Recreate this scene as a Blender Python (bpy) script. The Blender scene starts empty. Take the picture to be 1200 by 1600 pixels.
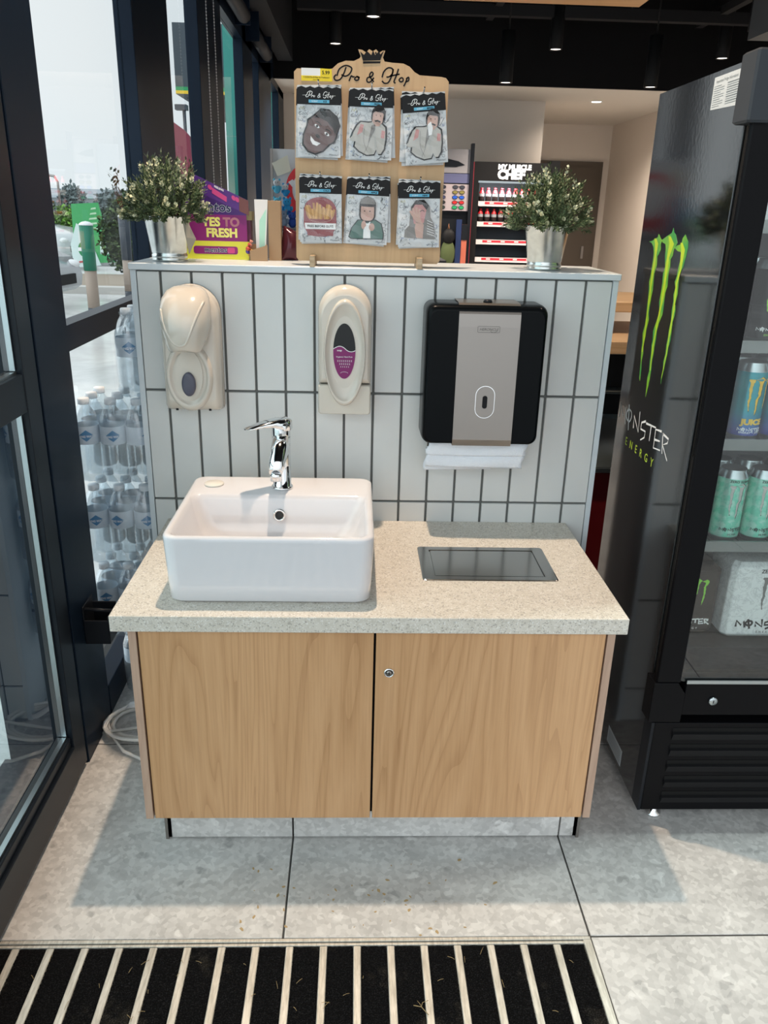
import bpy, math, random
from mathutils import Vector, Matrix
C = bpy.context.scene
COL = C.collection
PI = math.pi
rnd = random.Random(7)

# ------------------------------------------------------------ camera
cp, cy_, cr = 0.3616, 0.0408, 0.0263
f = Vector((math.sin(cy_)*math.cos(cp), math.cos(cy_)*math.cos(cp), -math.sin(cp)))
r0 = Vector((math.cos(cy_), -math.sin(cy_), 0)); u0 = r0.cross(f)
rr_ = r0*math.cos(cr)+u0*math.sin(cr); uu_ = -r0*math.sin(cr)+u0*math.cos(cr)
cam = bpy.data.cameras.new('camera'); co = bpy.data.objects.new('camera', cam); COL.objects.link(co)
m = Matrix((rr_, uu_, -f)).transposed().to_4x4(); m.translation = (0.1398, -2.0424, 1.4534)
co.matrix_world = m
cam.sensor_fit = 'VERTICAL'; cam.sensor_height = 36; cam.lens = 36*1241.19/1600
cam.clip_start = .02; cam.clip_end = 300
C.camera = co

# ------------------------------------------------------------ world: thin bright cloud, brightest behind the camera
w = bpy.data.worlds.new('world'); C.world = w; w.use_nodes = True
nt = w.node_tree; nt.nodes.clear()
def N(t, typ, **k):
    n = t.nodes.new(typ)
    for a, b in k.items(): setattr(n, a, b)
    return n
out = N(nt, 'ShaderNodeOutputWorld'); bg = N(nt, 'ShaderNodeBackground'); tc = N(nt, 'ShaderNodeTexCoord')
dot = N(nt, 'ShaderNodeVectorMath', operation='DOT_PRODUCT'); dot.inputs[1].default_value = Vector((-.80, -.45, .40)).normalized()
nt.links.new(tc.outputs['Generated'], dot.inputs[0])
rmp = N(nt, 'ShaderNodeMapRange'); rmp.inputs[1].default_value = 0.0; rmp.inputs[2].default_value = 1; rmp.inputs[3].default_value = 1.0; rmp.inputs[4].default_value = 2.6
nt.links.new(dot.outputs['Value'], rmp.inputs[0])
noi = N(nt, 'ShaderNodeTexNoise'); noi.inputs['Scale'].default_value = 3; noi.inputs['Detail'].default_value = 3
nt.links.new(tc.outputs['Generated'], noi.inputs['Vector'])
cr2 = N(nt, 'ShaderNodeValToRGB'); cr2.color_ramp.elements[0].position = .3; cr2.color_ramp.elements[1].position = .75
cr2.color_ramp.elements[0].color = (.84, .94, 1.0, 1); cr2.color_ramp.elements[1].color = (.96, .99, 1.01, 1)
nt.links.new(noi.outputs['Fac'], cr2.inputs['Fac'])
nt.links.new(cr2.outputs['Color'], bg.inputs['Color']); nt.links.new(rmp.outputs[0], bg.inputs['Strength'])
nt.links.new(bg.outputs[0], out.inputs['Surface'])

# ------------------------------------------------------------ lights
def spot(name, loc, power, color, angle=100, blend=.6, rad=.03, target=None):
    l = bpy.data.lights.new(name, 'SPOT'); l.energy = power; l.color = color; l.spot_size = math.radians(angle); l.spot_blend = blend; l.shadow_soft_size = rad
    o = bpy.data.objects.new(name, l); COL.objects.link(o); o.location = loc
    if target: o.rotation_euler = (Vector(target)-Vector(loc)).to_track_quat('-Z', 'Y').to_euler()
    return o
spot('lamp_over_vanity', (.046, -.075, 3.115), 215, (1, .77, .57), 92, .25, .028)
BACKLAMPS = [(-.051, 5.265), (.233, 4.271), (1.716, 5.192), (3.135, 5.328), (2.918, 4.286)]
for x, y in BACKLAMPS:
    spot('lamp_shop', (x, y, 2.675), 155, (1, .86, .72), 120, .6, .04)
for x, y in ((1.9, 1.6), (.6, 2.2), (1.5, .6)):
    spot('lamp_shop', (x, y, 3.1), 12, (1, .86, .72), 120, .6, .04)
def area(name, loc, sx, sy, power, color, target):
    l = bpy.data.lights.new(name, 'AREA'); l.shape = 'RECTANGLE'; l.size = sx; l.size_y = sy; l.energy = power; l.color = color
    o = bpy.data.objects.new(name, l); COL.objects.link(o); o.location = loc
    o.rotation_euler = (Vector(target)-Vector(loc)).to_track_quat('-Z', 'Y').to_euler()
    return o
spot('lamp_recess', (2.449, 6.515, 2.48), 120, (1, .86, .72), 150, .8, .04)
spot('lamp_shop', (1.294, 4.963, 2.40), 30, (1, .86, .72), 130, .6, .04)
spot('lamp_shop', (2.443, 4.951, 2.40), 30, (1, .86, .72), 130, .6, .04)
area('fridge_strip_light', (1.20, -.36, 1.685), .5, .03, 22, (.93, 1, .98), (1.2, -.2, .9))
area('small_fridge_light', (1.52, 5.93, 1.70), .4, .03, 3, (1, 1, 1), (1.52, 6.1, 1.2))
C.view_settings.view_transform = 'Standard'; C.view_settings.look = 'None'
C.view_settings.exposure = 0.0; C.view_settings.gamma = 1; C.view_settings.use_curve_mapping = False

# ------------------------------------------------------------ materials
MATS = {}
def mat(name, col=(.5, .5, .5), rough=.5, metal=0, spec=.5, coat=0, emit=None, es=1, trans=0, alpha=1, ior=1.45):
    if name in MATS: return MATS[name]
    if max(col) < .06 and spec == .5: spec = .18
    m = bpy.data.materials.new(name); m.use_nodes = True
    b = m.node_tree.nodes['Principled BSDF']
    b.inputs['Base Color'].default_value = (*col, 1); b.inputs['Roughness'].default_value = rough
    b.inputs['Metallic'].default_value = metal; b.inputs['Specular IOR Level'].default_value = spec
    b.inputs['Coat Weight'].default_value = coat; b.inputs['IOR'].default_value = ior
    b.inputs['Transmission Weight'].default_value = trans; b.inputs['Alpha'].default_value = alpha
    if emit: b.inputs['Emission Color'].default_value = (*emit, 1); b.inputs['Emission Strength'].default_value = es
    MATS[name] = m; return m
def nodes(m): return m.node_tree, m.node_tree.nodes['Principled BSDF']
def ramp(t, fac, stops):
    r = N(t, 'ShaderNodeValToRGB'); e = r.color_ramp.elements
    while len(e) < len(stops): e.new(.5)
    for i, (p, c) in enumerate(stops): e[i].position = p; e[i].color = (*c, 1)
    t.links.new(fac, r.inputs['Fac']); return r.outputs['Color']
def mixc(t, fac, a, b, mode='MIX'):
    n = N(t, 'ShaderNodeMix', data_type='RGBA', blend_type=mode)
    for sock, v in ((n.inputs[0], fac), (n.inputs[6], a), (n.inputs[7], b)):
        if hasattr(v, 'is_output'): t.links.new(v, sock)
        elif isinstance(v, (int, float)): sock.default_value = v
        else: sock.default_value = (*v, 1)
    return n.outputs[2]
def noise(t, vec, scale, detail=3, rough=.5, dist=0):
    n = N(t, 'ShaderNodeTexNoise'); n.inputs['Scale'].default_value = scale; n.inputs['Detail'].default_value = detail
    n.inputs['Roughness'].default_value = rough; n.inputs['Distortion'].default_value = dist
    if vec: t.links.new(vec, n.inputs['Vector'])
    return n.outputs['Fac']
def voro(t, vec, scale, out_='Distance', feature='F1'):
    n = N(t, 'ShaderNodeTexVoronoi', feature=feature); n.inputs['Scale'].default_value = scale
    t.links.new(vec, n.inputs['Vector']); return n.outputs[out_]
def objco(t):
    return N(t, 'ShaderNodeTexCoord').outputs['Object']
def mapping(t, vec, scale=(1, 1, 1), rot=(0, 0, 0), loc=(0, 0, 0)):
    n = N(t, 'ShaderNodeMapping'); n.inputs['Scale'].default_value = scale; n.inputs['Rotation'].default_value = rot; n.inputs['Location'].default_value = loc
    t.links.new(vec, n.inputs['Vector']); return n.outputs[0]
def bump(t, b, h, strength=.2, dist=.01):
    n = N(t, 'ShaderNodeBump'); n.inputs['Strength'].default_value = strength; n.inputs['Distance'].default_value = dist
    t.links.new(h, n.inputs['Height']); t.links.new(n.outputs[0], b.inputs['Normal'])

M_tile = mat('white_tile', (.68, .72, .72), .28, spec=.5)
t, b = nodes(M_tile); v = objco(t)
t.links.new(mixc(t, noise(t, v, 9, 2), (.60, .615, .61), (.68, .695, .685)), b.inputs['Base Color']); bump(t, b, noise(t, v, 14, 2), .06, .01)
M_grout = mat('tile_grout', (.13, .135, .13), .85)
M_trimw = mat('pale_trim', (.60, .66, .70), .35)
M_cer = mat('basin_ceramic', (.70, .695, .72), .07, spec=.6, coat=.3)
M_chrome = mat('chrome', (.85, .86, .87), .06, 1)
M_steel = mat('brushed_steel', (.31, .285, .265), .36, 1)
M_steel2 = mat('plate_steel', (.42, .42, .41), .16, 1)
M_blk = mat('black_plastic', (.012, .014, .018), .35)
M_blkm = mat('black_matt', (.012, .012, .013), .6)
M_gap = mat('dark_gap', (.01, .01, .01), .9)
M_alu = mat('dark_window_aluminium', (.006, .013, .026), .35, .0, spec=.12)
M_alu2 = mat('dark_door_aluminium', (.008, .012, .018), .3, .0, spec=.25)
M_silver = mat('silver_bead', (.45, .5, .52), .3, 1)
M_white = mat('white_paint', (.66, .60, .54), .7)
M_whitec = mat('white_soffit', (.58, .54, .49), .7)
M_ceil = mat('black_ceiling', (.006, .006, .007), .8)
M_beam = mat('black_steel_beam', (.02, .02, .022), .6)
M_brown = mat('brown_door_paint', (.10, .08, .062), .6)
M_ivory = mat('ivory_plastic', (.60, .55, .48), .14, spec=.6, coat=.4)
M_ivory2 = mat('ivory_plastic_darker', (.60, .56, .49), .25)
M_button = mat('slate_button', (.085, .085, .12), .3)
M_magenta = mat('magenta_print', (.20, .012, .12), .4)
M_ink = mat('black_ink', (.012, .012, .014), .6)
M_inkw = mat('white_ink', (.85, .86, .86), .6)
M_card = mat('white_card', (.80, .81, .82), .5)
M_paper = mat('paper_towel', (.78, .82, .88), .9)
t, b = nodes(M_paper); v = objco(t); bump(t, b, voro(t, v, 420), .5, .002)
M_cablw = mat('white_cable', (.80, .79, .76), .45)

# floor: large pale terrazzo-look stone tile
TS = .661
M_floor = mat('stone_floor_tile', (.4, .4, .4), .38)
def stone(m, mul=1.0):
    t, b = nodes(m); v = objco(t)
    fl = N(t, 'ShaderNodeVectorMath', operation='SCALE'); fl.inputs['Scale'].default_value = 1/TS; t.links.new(v, fl.inputs[0])
    ff = N(t, 'ShaderNodeVectorMath', operation='ADD'); ff.inputs[1].default_value = (0, .777/TS, 0); t.links.new(fl.outputs[0], ff.inputs[0])
    fo = N(t, 'ShaderNodeVectorMath', operation='FLOOR'); t.links.new(ff.outputs[0], fo.inputs[0])
    wn = N(t, 'ShaderNodeTexWhiteNoise', noise_dimensions='3D'); t.links.new(fo.outputs[0], wn.inputs['Vector'])
    ad = N(t, 'ShaderNodeVectorMath', operation='MULTIPLY_ADD'); ad.inputs[1].default_value = (9, 9, 9)
    t.links.new(wn.outputs['Color'], ad.inputs[0]); t.links.new(v, ad.inputs[2]); v2 = ad.outputs[0]
    c = ramp(t, noise(t, v2, 6, 6, .62, .6), [(.28, (.40, .39, .378)), (.5, (.56, .548, .53)), (.72, (.68, .668, .648))])
    vd = mapping(t, v2)
    wob = N(t, 'ShaderNodeTexNoise'); wob.inputs['Scale'].default_value = 16; t.links.new(v2, wob.inputs['Vector'])
    wa = N(t, 'ShaderNodeVectorMath', operation='MULTIPLY_ADD'); wa.inputs[1].default_value = (.10, .10, .10); t.links.new(wob.outputs['Color'], wa.inputs[0]); t.links.new(v2, wa.inputs[2])
    chip = voro(t, wa.outputs[0], 26, 'Color'); sep = N(t, 'ShaderNodeSeparateColor'); t.links.new(chip, sep.inputs[0])
    dist = voro(t, wa.outputs[0], 26, 'Distance')
    lt = ramp(t, sep.outputs[0], [(.80, (0, 0, 0)), (.86, (1, 1, 1))]); dk = ramp(t, sep.outputs[1], [(.86, (0, 0, 0)), (.90, (1, 1, 1))])
    core = ramp(t, dist, [(.28, (1, 1, 1)), (.46, (0, 0, 0))])
    ml = mixc(t, 1.0, lt, core, 'MULTIPLY'); md = mixc(t, 1.0, dk, core, 'MULTIPLY')
    s1 = N(t, 'ShaderNodeSeparateColor'); t.links.new(ml, s1.inputs[0]); s2 = N(t, 'ShaderNodeSeparateColor'); t.links.new(md, s2.inputs[0])
    a = N(t, 'ShaderNodeMath', operation='MULTIPLY'); a.inputs[1].default_value = .75; t.links.new(s1.outputs[0], a.inputs[0])
    a2 = N(t, 'ShaderNodeMath', operation='MULTIPLY'); a2.inputs[1].default_value = .6; t.links.new(s2.outputs[0], a2.inputs[0])
    c = mixc(t, a.outputs[0], c, (.78, .77, .75)); c = mixc(t, a2.outputs[0], c, (.29, .285, .28))
    fine = voro(t, v2, 95, 'Color'); s3 = N(t, 'ShaderNodeSeparateColor'); t.links.new(fine, s3.inputs[0])
    c = mixc(t, .30, c, ramp(t, s3.outputs[0], [(.1, (.30, .295, .29)), (.5, (.50, .49, .48)), (.95, (.74, .73, .71))]))
    if mul != 1: c = mixc(t, 1.0, c, (mul, mul, mul*1.02), 'MULTIPLY')
    t.links.new(c, b.inputs['Base Color'])
    bump(t, b, noise(t, v, 60, 3), .08, .004)
stone(M_floor)
M_kick = mat('kickboard_stone', (.4, .4, .4), .35); stone(M_kick, 1.0)
M_fgrout = mat('floor_grout', (.06, .058, .055), .9)

# counter: beige speckled stone laminate
M_ctop = mat('speckled_counter', (.6, .58, .54), .32)
t, b = nodes(M_ctop); v = objco(t)
c = ramp(t, noise(t, v, 60, 3), [(.3, (.58, .54, .47)), (.7, (.67, .63, .56))])
s = N(t, 'ShaderNodeSeparateColor'); t.links.new(voro(t, v, 330, 'Color'), s.inputs[0])
c = mixc(t, ramp(t, s.outputs[0], [(.86, (0, 0, 0)), (.90, (.75, .75, .75))]), c, (.36, .33, .29))
s2 = N(t, 'ShaderNodeSeparateColor'); t.links.new(voro(t, v, 420, 'Color'), s2.inputs[0])
c = mixc(t, ramp(t, s2.outputs[1], [(.84, (0, 0, 0)), (.88, (.6, .6, .6))]), c, (.84, .83, .80))
t.links.new(c, b.inputs['Base Color'])

def wood(name, ca, cb, cc, axis='Z', fine=1.0, rough=.42, loc=(0, 0, 0)):
    m = mat(name, cb, rough); t, b = nodes(m); v = objco(t)
    sc = {'Z': (1, 1, .07), 'X': (.07, 1, 1), 'Y': (1, .07, 1)}[axis]
    sc2 = {'Z': (1, 1, .025), 'X': (.025, 1, 1), 'Y': (1, .025, 1)}[axis]
    v1 = mapping(t, v, sc, loc=loc); v2 = mapping(t, v, sc2, loc=loc)
    n1 = noise(t, v1, 5.5, 3, .5, .9)
    mul = N(t, 'ShaderNodeMath', operation='MULTIPLY'); mul.inputs[1].default_value = 16; t.links.new(n1, mul.inputs[0])
    fr = N(t, 'ShaderNodeMath', operation='FRACT'); t.links.new(mul.outputs[0], fr.inputs[0])
    c = ramp(t, fr.outputs[0], [(0, cb), (.45, ca), (.8, cb), (1, cc)])
    c2 = ramp(t, noise(t, v2, 160*fine, 3, .7), [(.3, cc), (.5, cb), (.72, ca)])
    c = mixc(t, .45, c, c2)
    c3 = ramp(t, noise(t, v1, 3.0, 2), [(.3, tuple(q*.88 for q in cb)), (.7, tuple(min(1, q*1.10) for q in ca))])
    c = mixc(t, .30, c, c3)
    t.links.new(c, b.inputs['Base Color']); return m
M_oak = wood('oak_laminate', (.64, .385, .205), (.53, .30, .145), (.35, .175, .075), loc=(3.1, 0, 0))
M_oak2 = wood('oak_laminate_side', (.50, .35, .26), (.45, .30, .22), (.36, .23, .17), loc=(7.7, 0, 0))
M_ply = wood('plywood_board', (.62, .41, .225), (.56, .36, .19), (.49, .30, .15), fine=.35)
M_plyedge = wood('plywood_edge', (.62, .48, .32), (.40, .27, .15), (.25, .15, .08), axis='X', fine=.5)
M_panel = wood('ceiling_timber', (.62, .36, .16), (.52, .28, .11), (.40, .2, .07), axis='X')
M_bench = wood('bench_timber', (.66, .46, .28), (.56, .37, .2), (.42, .26, .13), axis='X')
M_cardb = mat('cardboard', (.36, .245, .15), .8)
M_galv = mat('galvanised_steel', (.55, .58, .57), .24, 1)
t, b = nodes(M_galv); v = objco(t)
t.links.new(ramp(t, noise(t, v, 60, 2), [(.3, (.50, .53, .52)), (.7, (.60, .63, .62))]), b.inputs['Base Color'])

def glassmat(name, tint, facing0=.05, facing1=.9, rough=.0, body=0.0, bodycol=(.8, .85, .9)):
    m = bpy.data.materials.new(name); m.use_nodes = True; t = m.node_tree; t.nodes.clear()
    o = N(t, 'ShaderNodeOutputMaterial'); tr = N(t, 'ShaderNodeBsdfTransparent'); gl = N(t, 'ShaderNodeBsdfGlossy'); mx = N(t, 'ShaderNodeMixShader')
    tr.inputs[0].default_value = (*tint, 1); gl.inputs['Roughness'].default_value = rough; gl.inputs[0].default_value = (1, 1, 1, 1)
    fr = N(t, 'ShaderNodeFresnel'); fr.inputs['IOR'].default_value = 1.5
    mr = N(t, 'ShaderNodeMapRange'); mr.inputs[3].default_value = facing0; mr.inputs[4].default_value = facing1
    geo = N(t, 'ShaderNodeNewGeometry')
    t.links.new(fr.outputs[0], mr.inputs[0])
    # back faces of the pane add nothing more (fresnel is evaluated from the air side)
    iv = N(t, 'ShaderNodeMath', operation='SUBTRACT'); iv.inputs[0].default_value = 1; t.links.new(geo.outputs['Backfacing'], iv.inputs[1])
    mm = N(t, 'ShaderNodeMath', operation='MULTIPLY'); t.links.new(mr.outputs[0], mm.inputs[0]); t.links.new(iv.outputs[0], mm.inputs[1])
    t.links.new(mm.outputs[0], mx.inputs[0]); t.links.new(tr.outputs[0], mx.inputs[1]); t.links.new(gl.outputs[0], mx.inputs[2])
    last = mx.outputs[0]
    if body:
        df = N(t, 'ShaderNodeBsdfDiffuse'); df.inputs[0].default_value = (*bodycol, 1); m2 = N(t, 'ShaderNodeMixShader'); m2.inputs[0].default_value = body
        tl = N(t, 'ShaderNodeBsdfTranslucent'); tl.inputs[0].default_value = (*bodycol, 1); m3 = N(t, 'ShaderNodeMixShader'); m3.inputs[0].default_value = .5
        t.links.new(df.outputs[0], m3.inputs[1]); t.links.new(tl.outputs[0], m3.inputs[2])
        t.links.new(last, m2.inputs[1]); t.links.new(m3.outputs[0], m2.inputs[2]); last = m2.outputs[0]
    t.links.new(last, o.inputs['Surface']); MATS[name] = m; return m
M_glass = glassmat('window_glass', (.975, .995, .995), .02, .6)
M_dglass = glassmat('door_glass', (.84, .92, .92), .05, 1.6)
M_fglass = glassmat('fridge_door_glass', (.93, .96, .95), .045, .9)
M_film = glassmat('clear_film', (.99, .99, .99), .015, 1.0, .08, .0)
M_bottle = glassmat('clear_bottle_plastic', (.93, .97, .99), .07, 1.3, .05, .10, (.80, .88, .94))
M_wrap = glassmat('shrink_wrap', (.95, .97, .98), .06, 1.0, .16, .13, (.85, .90, .94))

# ------------------------------------------------------------ mesh helpers
class Fr:
    """local frame: (u, v, w) -> world"""
    def __init__(s, o, U=(1, 0, 0), V=(0, 0, 1), W=(0, -1, 0)):
        s.o = Vector(o); s.U = Vector(U).normalized(); s.V = Vector(V).normalized(); s.W = Vector(W).normalized()
    def __call__(s, u, v, w=0): return s.o+s.U*u+s.V*v+s.W*w
    def rot(s, ang):
        U = s.U*math.cos(ang)+s.V*math.sin(ang); V = -s.U*math.sin(ang)+s.V*math.cos(ang)
        return Fr(s.o, U, V, s.W)
    def at(s, u, v, w=0): return Fr(s(u, v, w), s.U, s.V, s.W)
ID = Fr((0, 0, 0), (1, 0, 0), (0, 1, 0), (0, 0, 1))
class MB:
    def __init__(s): s.v = []; s.f = []; s.m = []; s.s = []
    def add(s, vs, fs, mi=0, sm=False):
        n = len(s.v); s.v += [Vector(p) for p in vs]
        for q in fs: s.f.append([n+i for i in q]); s.m.append(mi); s.s.append(sm)
        return s
    def box(s, x0, x1, y0, y1, z0, z1, mi=0, fr=ID):
        vs = [fr(x, y, z) for z in (z0, z1) for y in (y0, y1) for x in (x0, x1)]
        return s.add(vs, [(0, 2, 3, 1), (4, 5, 7, 6), (0, 1, 5, 4), (2, 6, 7, 3), (0, 4, 6, 2), (1, 3, 7, 5)], mi)
    def bbox(s, x0, x1, y0, y1, z0, z1, e=.002, mi=0, fr=ID):
        """box with chamfered edges"""
        vs = []; 
        for z, ins in ((z0, e), (z0+e, 0), (z1-e, 0), (z1, e)):
            a, b_, c_, d = x0+ins, x1-ins, y0+ins, y1-ins
            k = e
            vs += [fr(*p) for p in ((a+k, c_, z), (b_-k, c_, z), (b_, c_+k, z), (b_, d-k, z), (b_-k, d, z), (a+k, d, z), (a, d-k, z), (a, c_+k, z))]
        fs = [tuple(range(7, -1, -1)), tuple(range(24, 32))]
        for L in range(3):
            for i in range(8): j = (i+1) % 8; fs.append((L*8+i, L*8+j, L*8+8+j, L*8+8+i))
        return s.add(vs, fs, mi)
    def rings(s, rings, mi=0, sm=True, cap0=True, cap1=True, closed=True):
        n = len(rings[0]); vs = [p for r in rings for p in r]; fs = []
        for L in range(len(rings)-1):
            for i in range(n if closed else n-1):
                j = (i+1) % n; fs.append((L*n+i, L*n+j, L*n+n+j, L*n+n+i))
        s.add(vs, fs, mi, sm)
        base = len(s.v)-len(vs)
        if cap0: s.f.append([base+i for i in range(n-1, -1, -1)]); s.m.append(mi); s.s.append(False)
        if cap1: s.f.append([base+(len(rings)-1)*n+i for i in range(n)]); s.m.append(mi); s.s.append(False)
        return s
    def poly(s, pts, w0, w1, fr=ID, mi=0, side=None):
        n = len(pts); ar = sum(pts[i][0]*pts[(i+1) % n][1]-pts[(i+1) % n][0]*pts[i][1] for i in range(n))
        if ar < 0: pts = pts[::-1]
        vs = [fr(a, b_, w0) for a, b_ in pts]+[fr(a, b_, w1) for a, b_ in pts]
        s.add(vs, [tuple(range(n, 2*n))], mi)
        k = len(s.v)-2*n
        s.f.append([k+i for i in range(n-1, -1, -1)]); s.m.append(mi); s.s.append(False)
        for i in range(n):
            j = (i+1) % n; s.f.append([k+i, k+j, k+n+j, k+n+i]); s.m.append(mi if side is None else side); s.s.append(False)
        return s
    def lathe(s, prof, c=(0, 0, 0), n=32, mi=0, fr=None, cap0=True, cap1=True, sm=True, a0=0):
        fr = fr or Fr(c, (1, 0, 0), (0, 1, 0), (0, 0, 1))
        rg = [[fr(r*math.cos(a0+2*PI*i/n), r*math.sin(a0+2*PI*i/n), z) for i in range(n)] for r, z in prof]
        return s.rings(rg, mi, sm, cap0, cap1)
    def tube(s, pts, r, n=8, mi=0, cap=True):
        pts = [Vector(p) for p in pts]; rr = r if isinstance(r, (list, tuple)) else [r]*len(pts)
        T = [(pts[min(i+1, len(pts)-1)]-pts[max(i-1, 0)]).normalized() for i in range(len(pts))]
        a = T[0].orthogonal().normalized(); rg = []
        for i, p in enumerate(pts):
            a = (a-T[i]*a.dot(T[i])).normalized(); b_ = T[i].cross(a)
            rg.append([p+(a*math.cos(2*PI*k/n)+b_*math.sin(2*PI*k/n))*rr[i] for k in range(n)])
        return s.rings(rg, mi, True, cap, cap)
    def ell(s, c, rx, ry, rz, n=16, m_=8, mi=0, fr=None):
        fr = fr or Fr(c, (1, 0, 0), (0, 1, 0), (0, 0, 1)); rg = []
        for k in range(m_+1):
            a = -PI/2+PI*k/m_; q = max(math.cos(a), 1e-3)
            rg.append([fr(rx*q*math.cos(2*PI*i/n), ry*q*math.sin(2*PI*i/n), rz*math.sin(a)) for i in range(n)])
        return s.rings(rg, mi, True)
    def stroke(s, pts, wd, fr, w=0.0004, mi=0, smooth=True, wend=None):
        if smooth and len(pts) > 2: pts = catmull(pts)
        n = len(pts); L = []; R = []
        for i in range(n):
            a = pts[max(i-1, 0)]; b_ = pts[min(i+1, n-1)]; dx, dy = b_[0]-a[0], b_[1]-a[1]; l = math.hypot(dx, dy) or 1
            k = wd if wend is None else wd+(wend-wd)*i/(n-1)
            nx, ny = -dy/l*k/2, dx/l*k/2
            L.append(fr(pts[i][0]+nx, pts[i][1]+ny, w)); R.append(fr(pts[i][0]-nx, pts[i][1]-ny, w))
        return s.add(R+L, [(i, i+1, n+i+1, n+i) for i in range(n-1)], mi)
    def text(s, body, size, fr, w=.0004, mi=0, align='CENTER', bold=0, sx=1, shear=0, sp=1):
        V, F = textmesh(body, align, bold*1.0/size if size else 0, shear, sp)
        return s.add([fr(x*size*sx, y*size, w) for x, y in V], F, mi)
    def build(s, name, mats, parent=None, bevel=0, seg=2, sharp=True):
        off = Vector((0, 0, 0)); p = parent
        while p is not None: off += p.location; p = p.parent
        me = bpy.data.meshes.new(name); me.from_pydata([tuple(v-off) for v in s.v], [], s.f)
        mats = mats if isinstance(mats, (list, tuple)) else [mats]
        for x in mats: me.materials.append(x)
        me.polygons.foreach_set('material_index', s.m); me.polygons.foreach_set('use_smooth', s.s); me.update()
        o = bpy.data.objects.new(name, me); COL.objects.link(o)
        if parent: o.parent = parent
        if bevel:
            bv = o.modifiers.new('bevel', 'BEVEL'); bv.width = bevel; bv.segments = seg; bv.limit_method = 'ANGLE'; bv.angle_limit = math.radians(40)
        return o
def catmull(p, k=5):
    q = [p[0]]+list(p)+[p[-1]]; out = []
    for i in range(1, len(q)-2):
        for j in range(k):
            t = j/k; a, b_, c, d = q[i-1], q[i], q[i+1], q[i+2]
            out.append(tuple(.5*(2*b_[x]+(c[x]-a[x])*t+(2*a[x]-5*b_[x]+4*c[x]-d[x])*t*t+(3*b_[x]-a[x]-3*c[x]+d[x])*t**3) for x in (0, 1)))
    out.append(tuple(p[-1])); return out
TM = {}
def textmesh(body, align, bold, shear, sp):
    k = (body, align, round(bold, 3), shear, sp)
    if k not in TM:
        cu = bpy.data.curves.new('t', 'FONT'); cu.body = body; cu.align_x = align; cu.size = 1; cu.offset = bold; cu.shear = shear; cu.space_character = sp; cu.resolution_u = 3
        o = bpy.data.objects.new('t', cu); COL.objects.link(o); dg = bpy.context.evaluated_depsgraph_get()
        me = bpy.data.meshes.new_from_object(o.evaluated_get(dg))
        TM[k] = ([(v.co.x, v.co.y) for v in me.vertices], [tuple(p.vertices) for p in me.polygons])
        bpy.data.objects.remove(o); bpy.data.meshes.remove(me); bpy.data.curves.remove(cu)
    return TM[k]
def tag(o, label, cat, group=None, kind=None):
    o['label'] = label; o['category'] = cat
    if group: o['group'] = group
    if kind: o['kind'] = kind
    return o
def thing(name, loc, label, cat, group=None):
    o = bpy.data.objects.new(name, None); COL.objects.link(o); o.location = loc; o.empty_display_size = .05
    return tag(o, label, cat, group)
def struct(o): o['kind'] = 'structure'; return o
def copy_tree(o, parent=None):
    c = o.copy(); COL.objects.link(c); c.parent = parent
    for ch in list(o.children): copy_tree(ch, c)
    return c
def rrect(x0, x1, y0, y1, r, n=5):
    P = []
    for cx, cy, a in ((x1-r, y0+r, -PI/2), (x1-r, y1-r, 0), (x0+r, y1-r, PI/2), (x0+r, y0+r, PI)):
        for i in range(n+1): P.append((cx+r*math.cos(a+PI/2*i/n), cy+r*math.sin(a+PI/2*i/n)))
    return P
def ellp(cx, cy, rx, ry, n=28, a0=0, a1=2*PI):
    full = abs(a1-a0-2*PI) < 1e-6
    return [(cx+rx*math.cos(a0+(a1-a0)*i/(n if full else n-1)), cy+ry*math.sin(a0+(a1-a0)*i/(n if full else n-1))) for i in range(n)]
def inflate(mb, pts, cx, cz, layers, fr, mi=0):
    """outline grown towards the viewer: layers of (scale, w)"""
    rg = [[fr(cx+(a-cx)*k, cz+(b_-cz)*k, w_) for a, b_ in pts] for k, w_ in layers]
    return mb.rings(rg, mi, True)
FRONT = Fr((0, 0, 0))     # u = x, v = z, w towards the camera from the wall face

# ============================================================ SETTING
# floor (each stone tile a slab over grout)
mb = MB(); mb.box(-.8, 5, -3.2, 9, -.06, -.021, 1); mb.box(-.8, 5, -.778, 9, -.021, -.002, 1); mb.box(.661, 5, -3.2, -.778, -.021, -.002, 1)
g = .0022
for i in range(-1, 8):
    for j in range(-4, 15):
        x0, y0 = i*TS+g, -.777+j*TS+g; x1, y1 = x0+TS-2*g, y0+TS-2*g
        x0 = max(x0, -.60); x1 = min(x1, 4.99)
        if x1 <= x0: continue
        if i <= 0 and j < 0: continue       # the mat well
        mb.bbox(x0, x1, y0, y1, -.01, 0, .0012, 0)
struct(mb.build('floor', [M_floor, M_fgrout]))
# ceiling
mb = MB(); mb.box(-.8, 5, -3.2, 6.2, 3.4, 3.5)
struct(mb.build('ceiling', M_ceil))
for n_, (y0, y1, z0, z1) in enumerate(((5.16, 5.24, 2.92, 3.0), (6.0, 6.1, 2.86, 2.98), (3.3, 3.36, 3.0, 3.06))):
    mb = MB(); mb.box(-.35, 4.9, y0, y1, z0, z1); mb.box(.3, .32, y0+.03, y0+.05, z1, 3.4); mb.box(2.3, 2.32, y0+.03, y0+.05, z1, 3.4)
    struct(mb.build('trim_%d' % (1+n_), M_beam))
mb = MB(); mb.box(1.2, 1.26, 1.5, 6.0, 2.98, 3.04); mb.box(3.0, 3.06, 1.0, 6.0, 2.98, 3.04); struct(mb.build('trim_4', M_beam))
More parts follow.
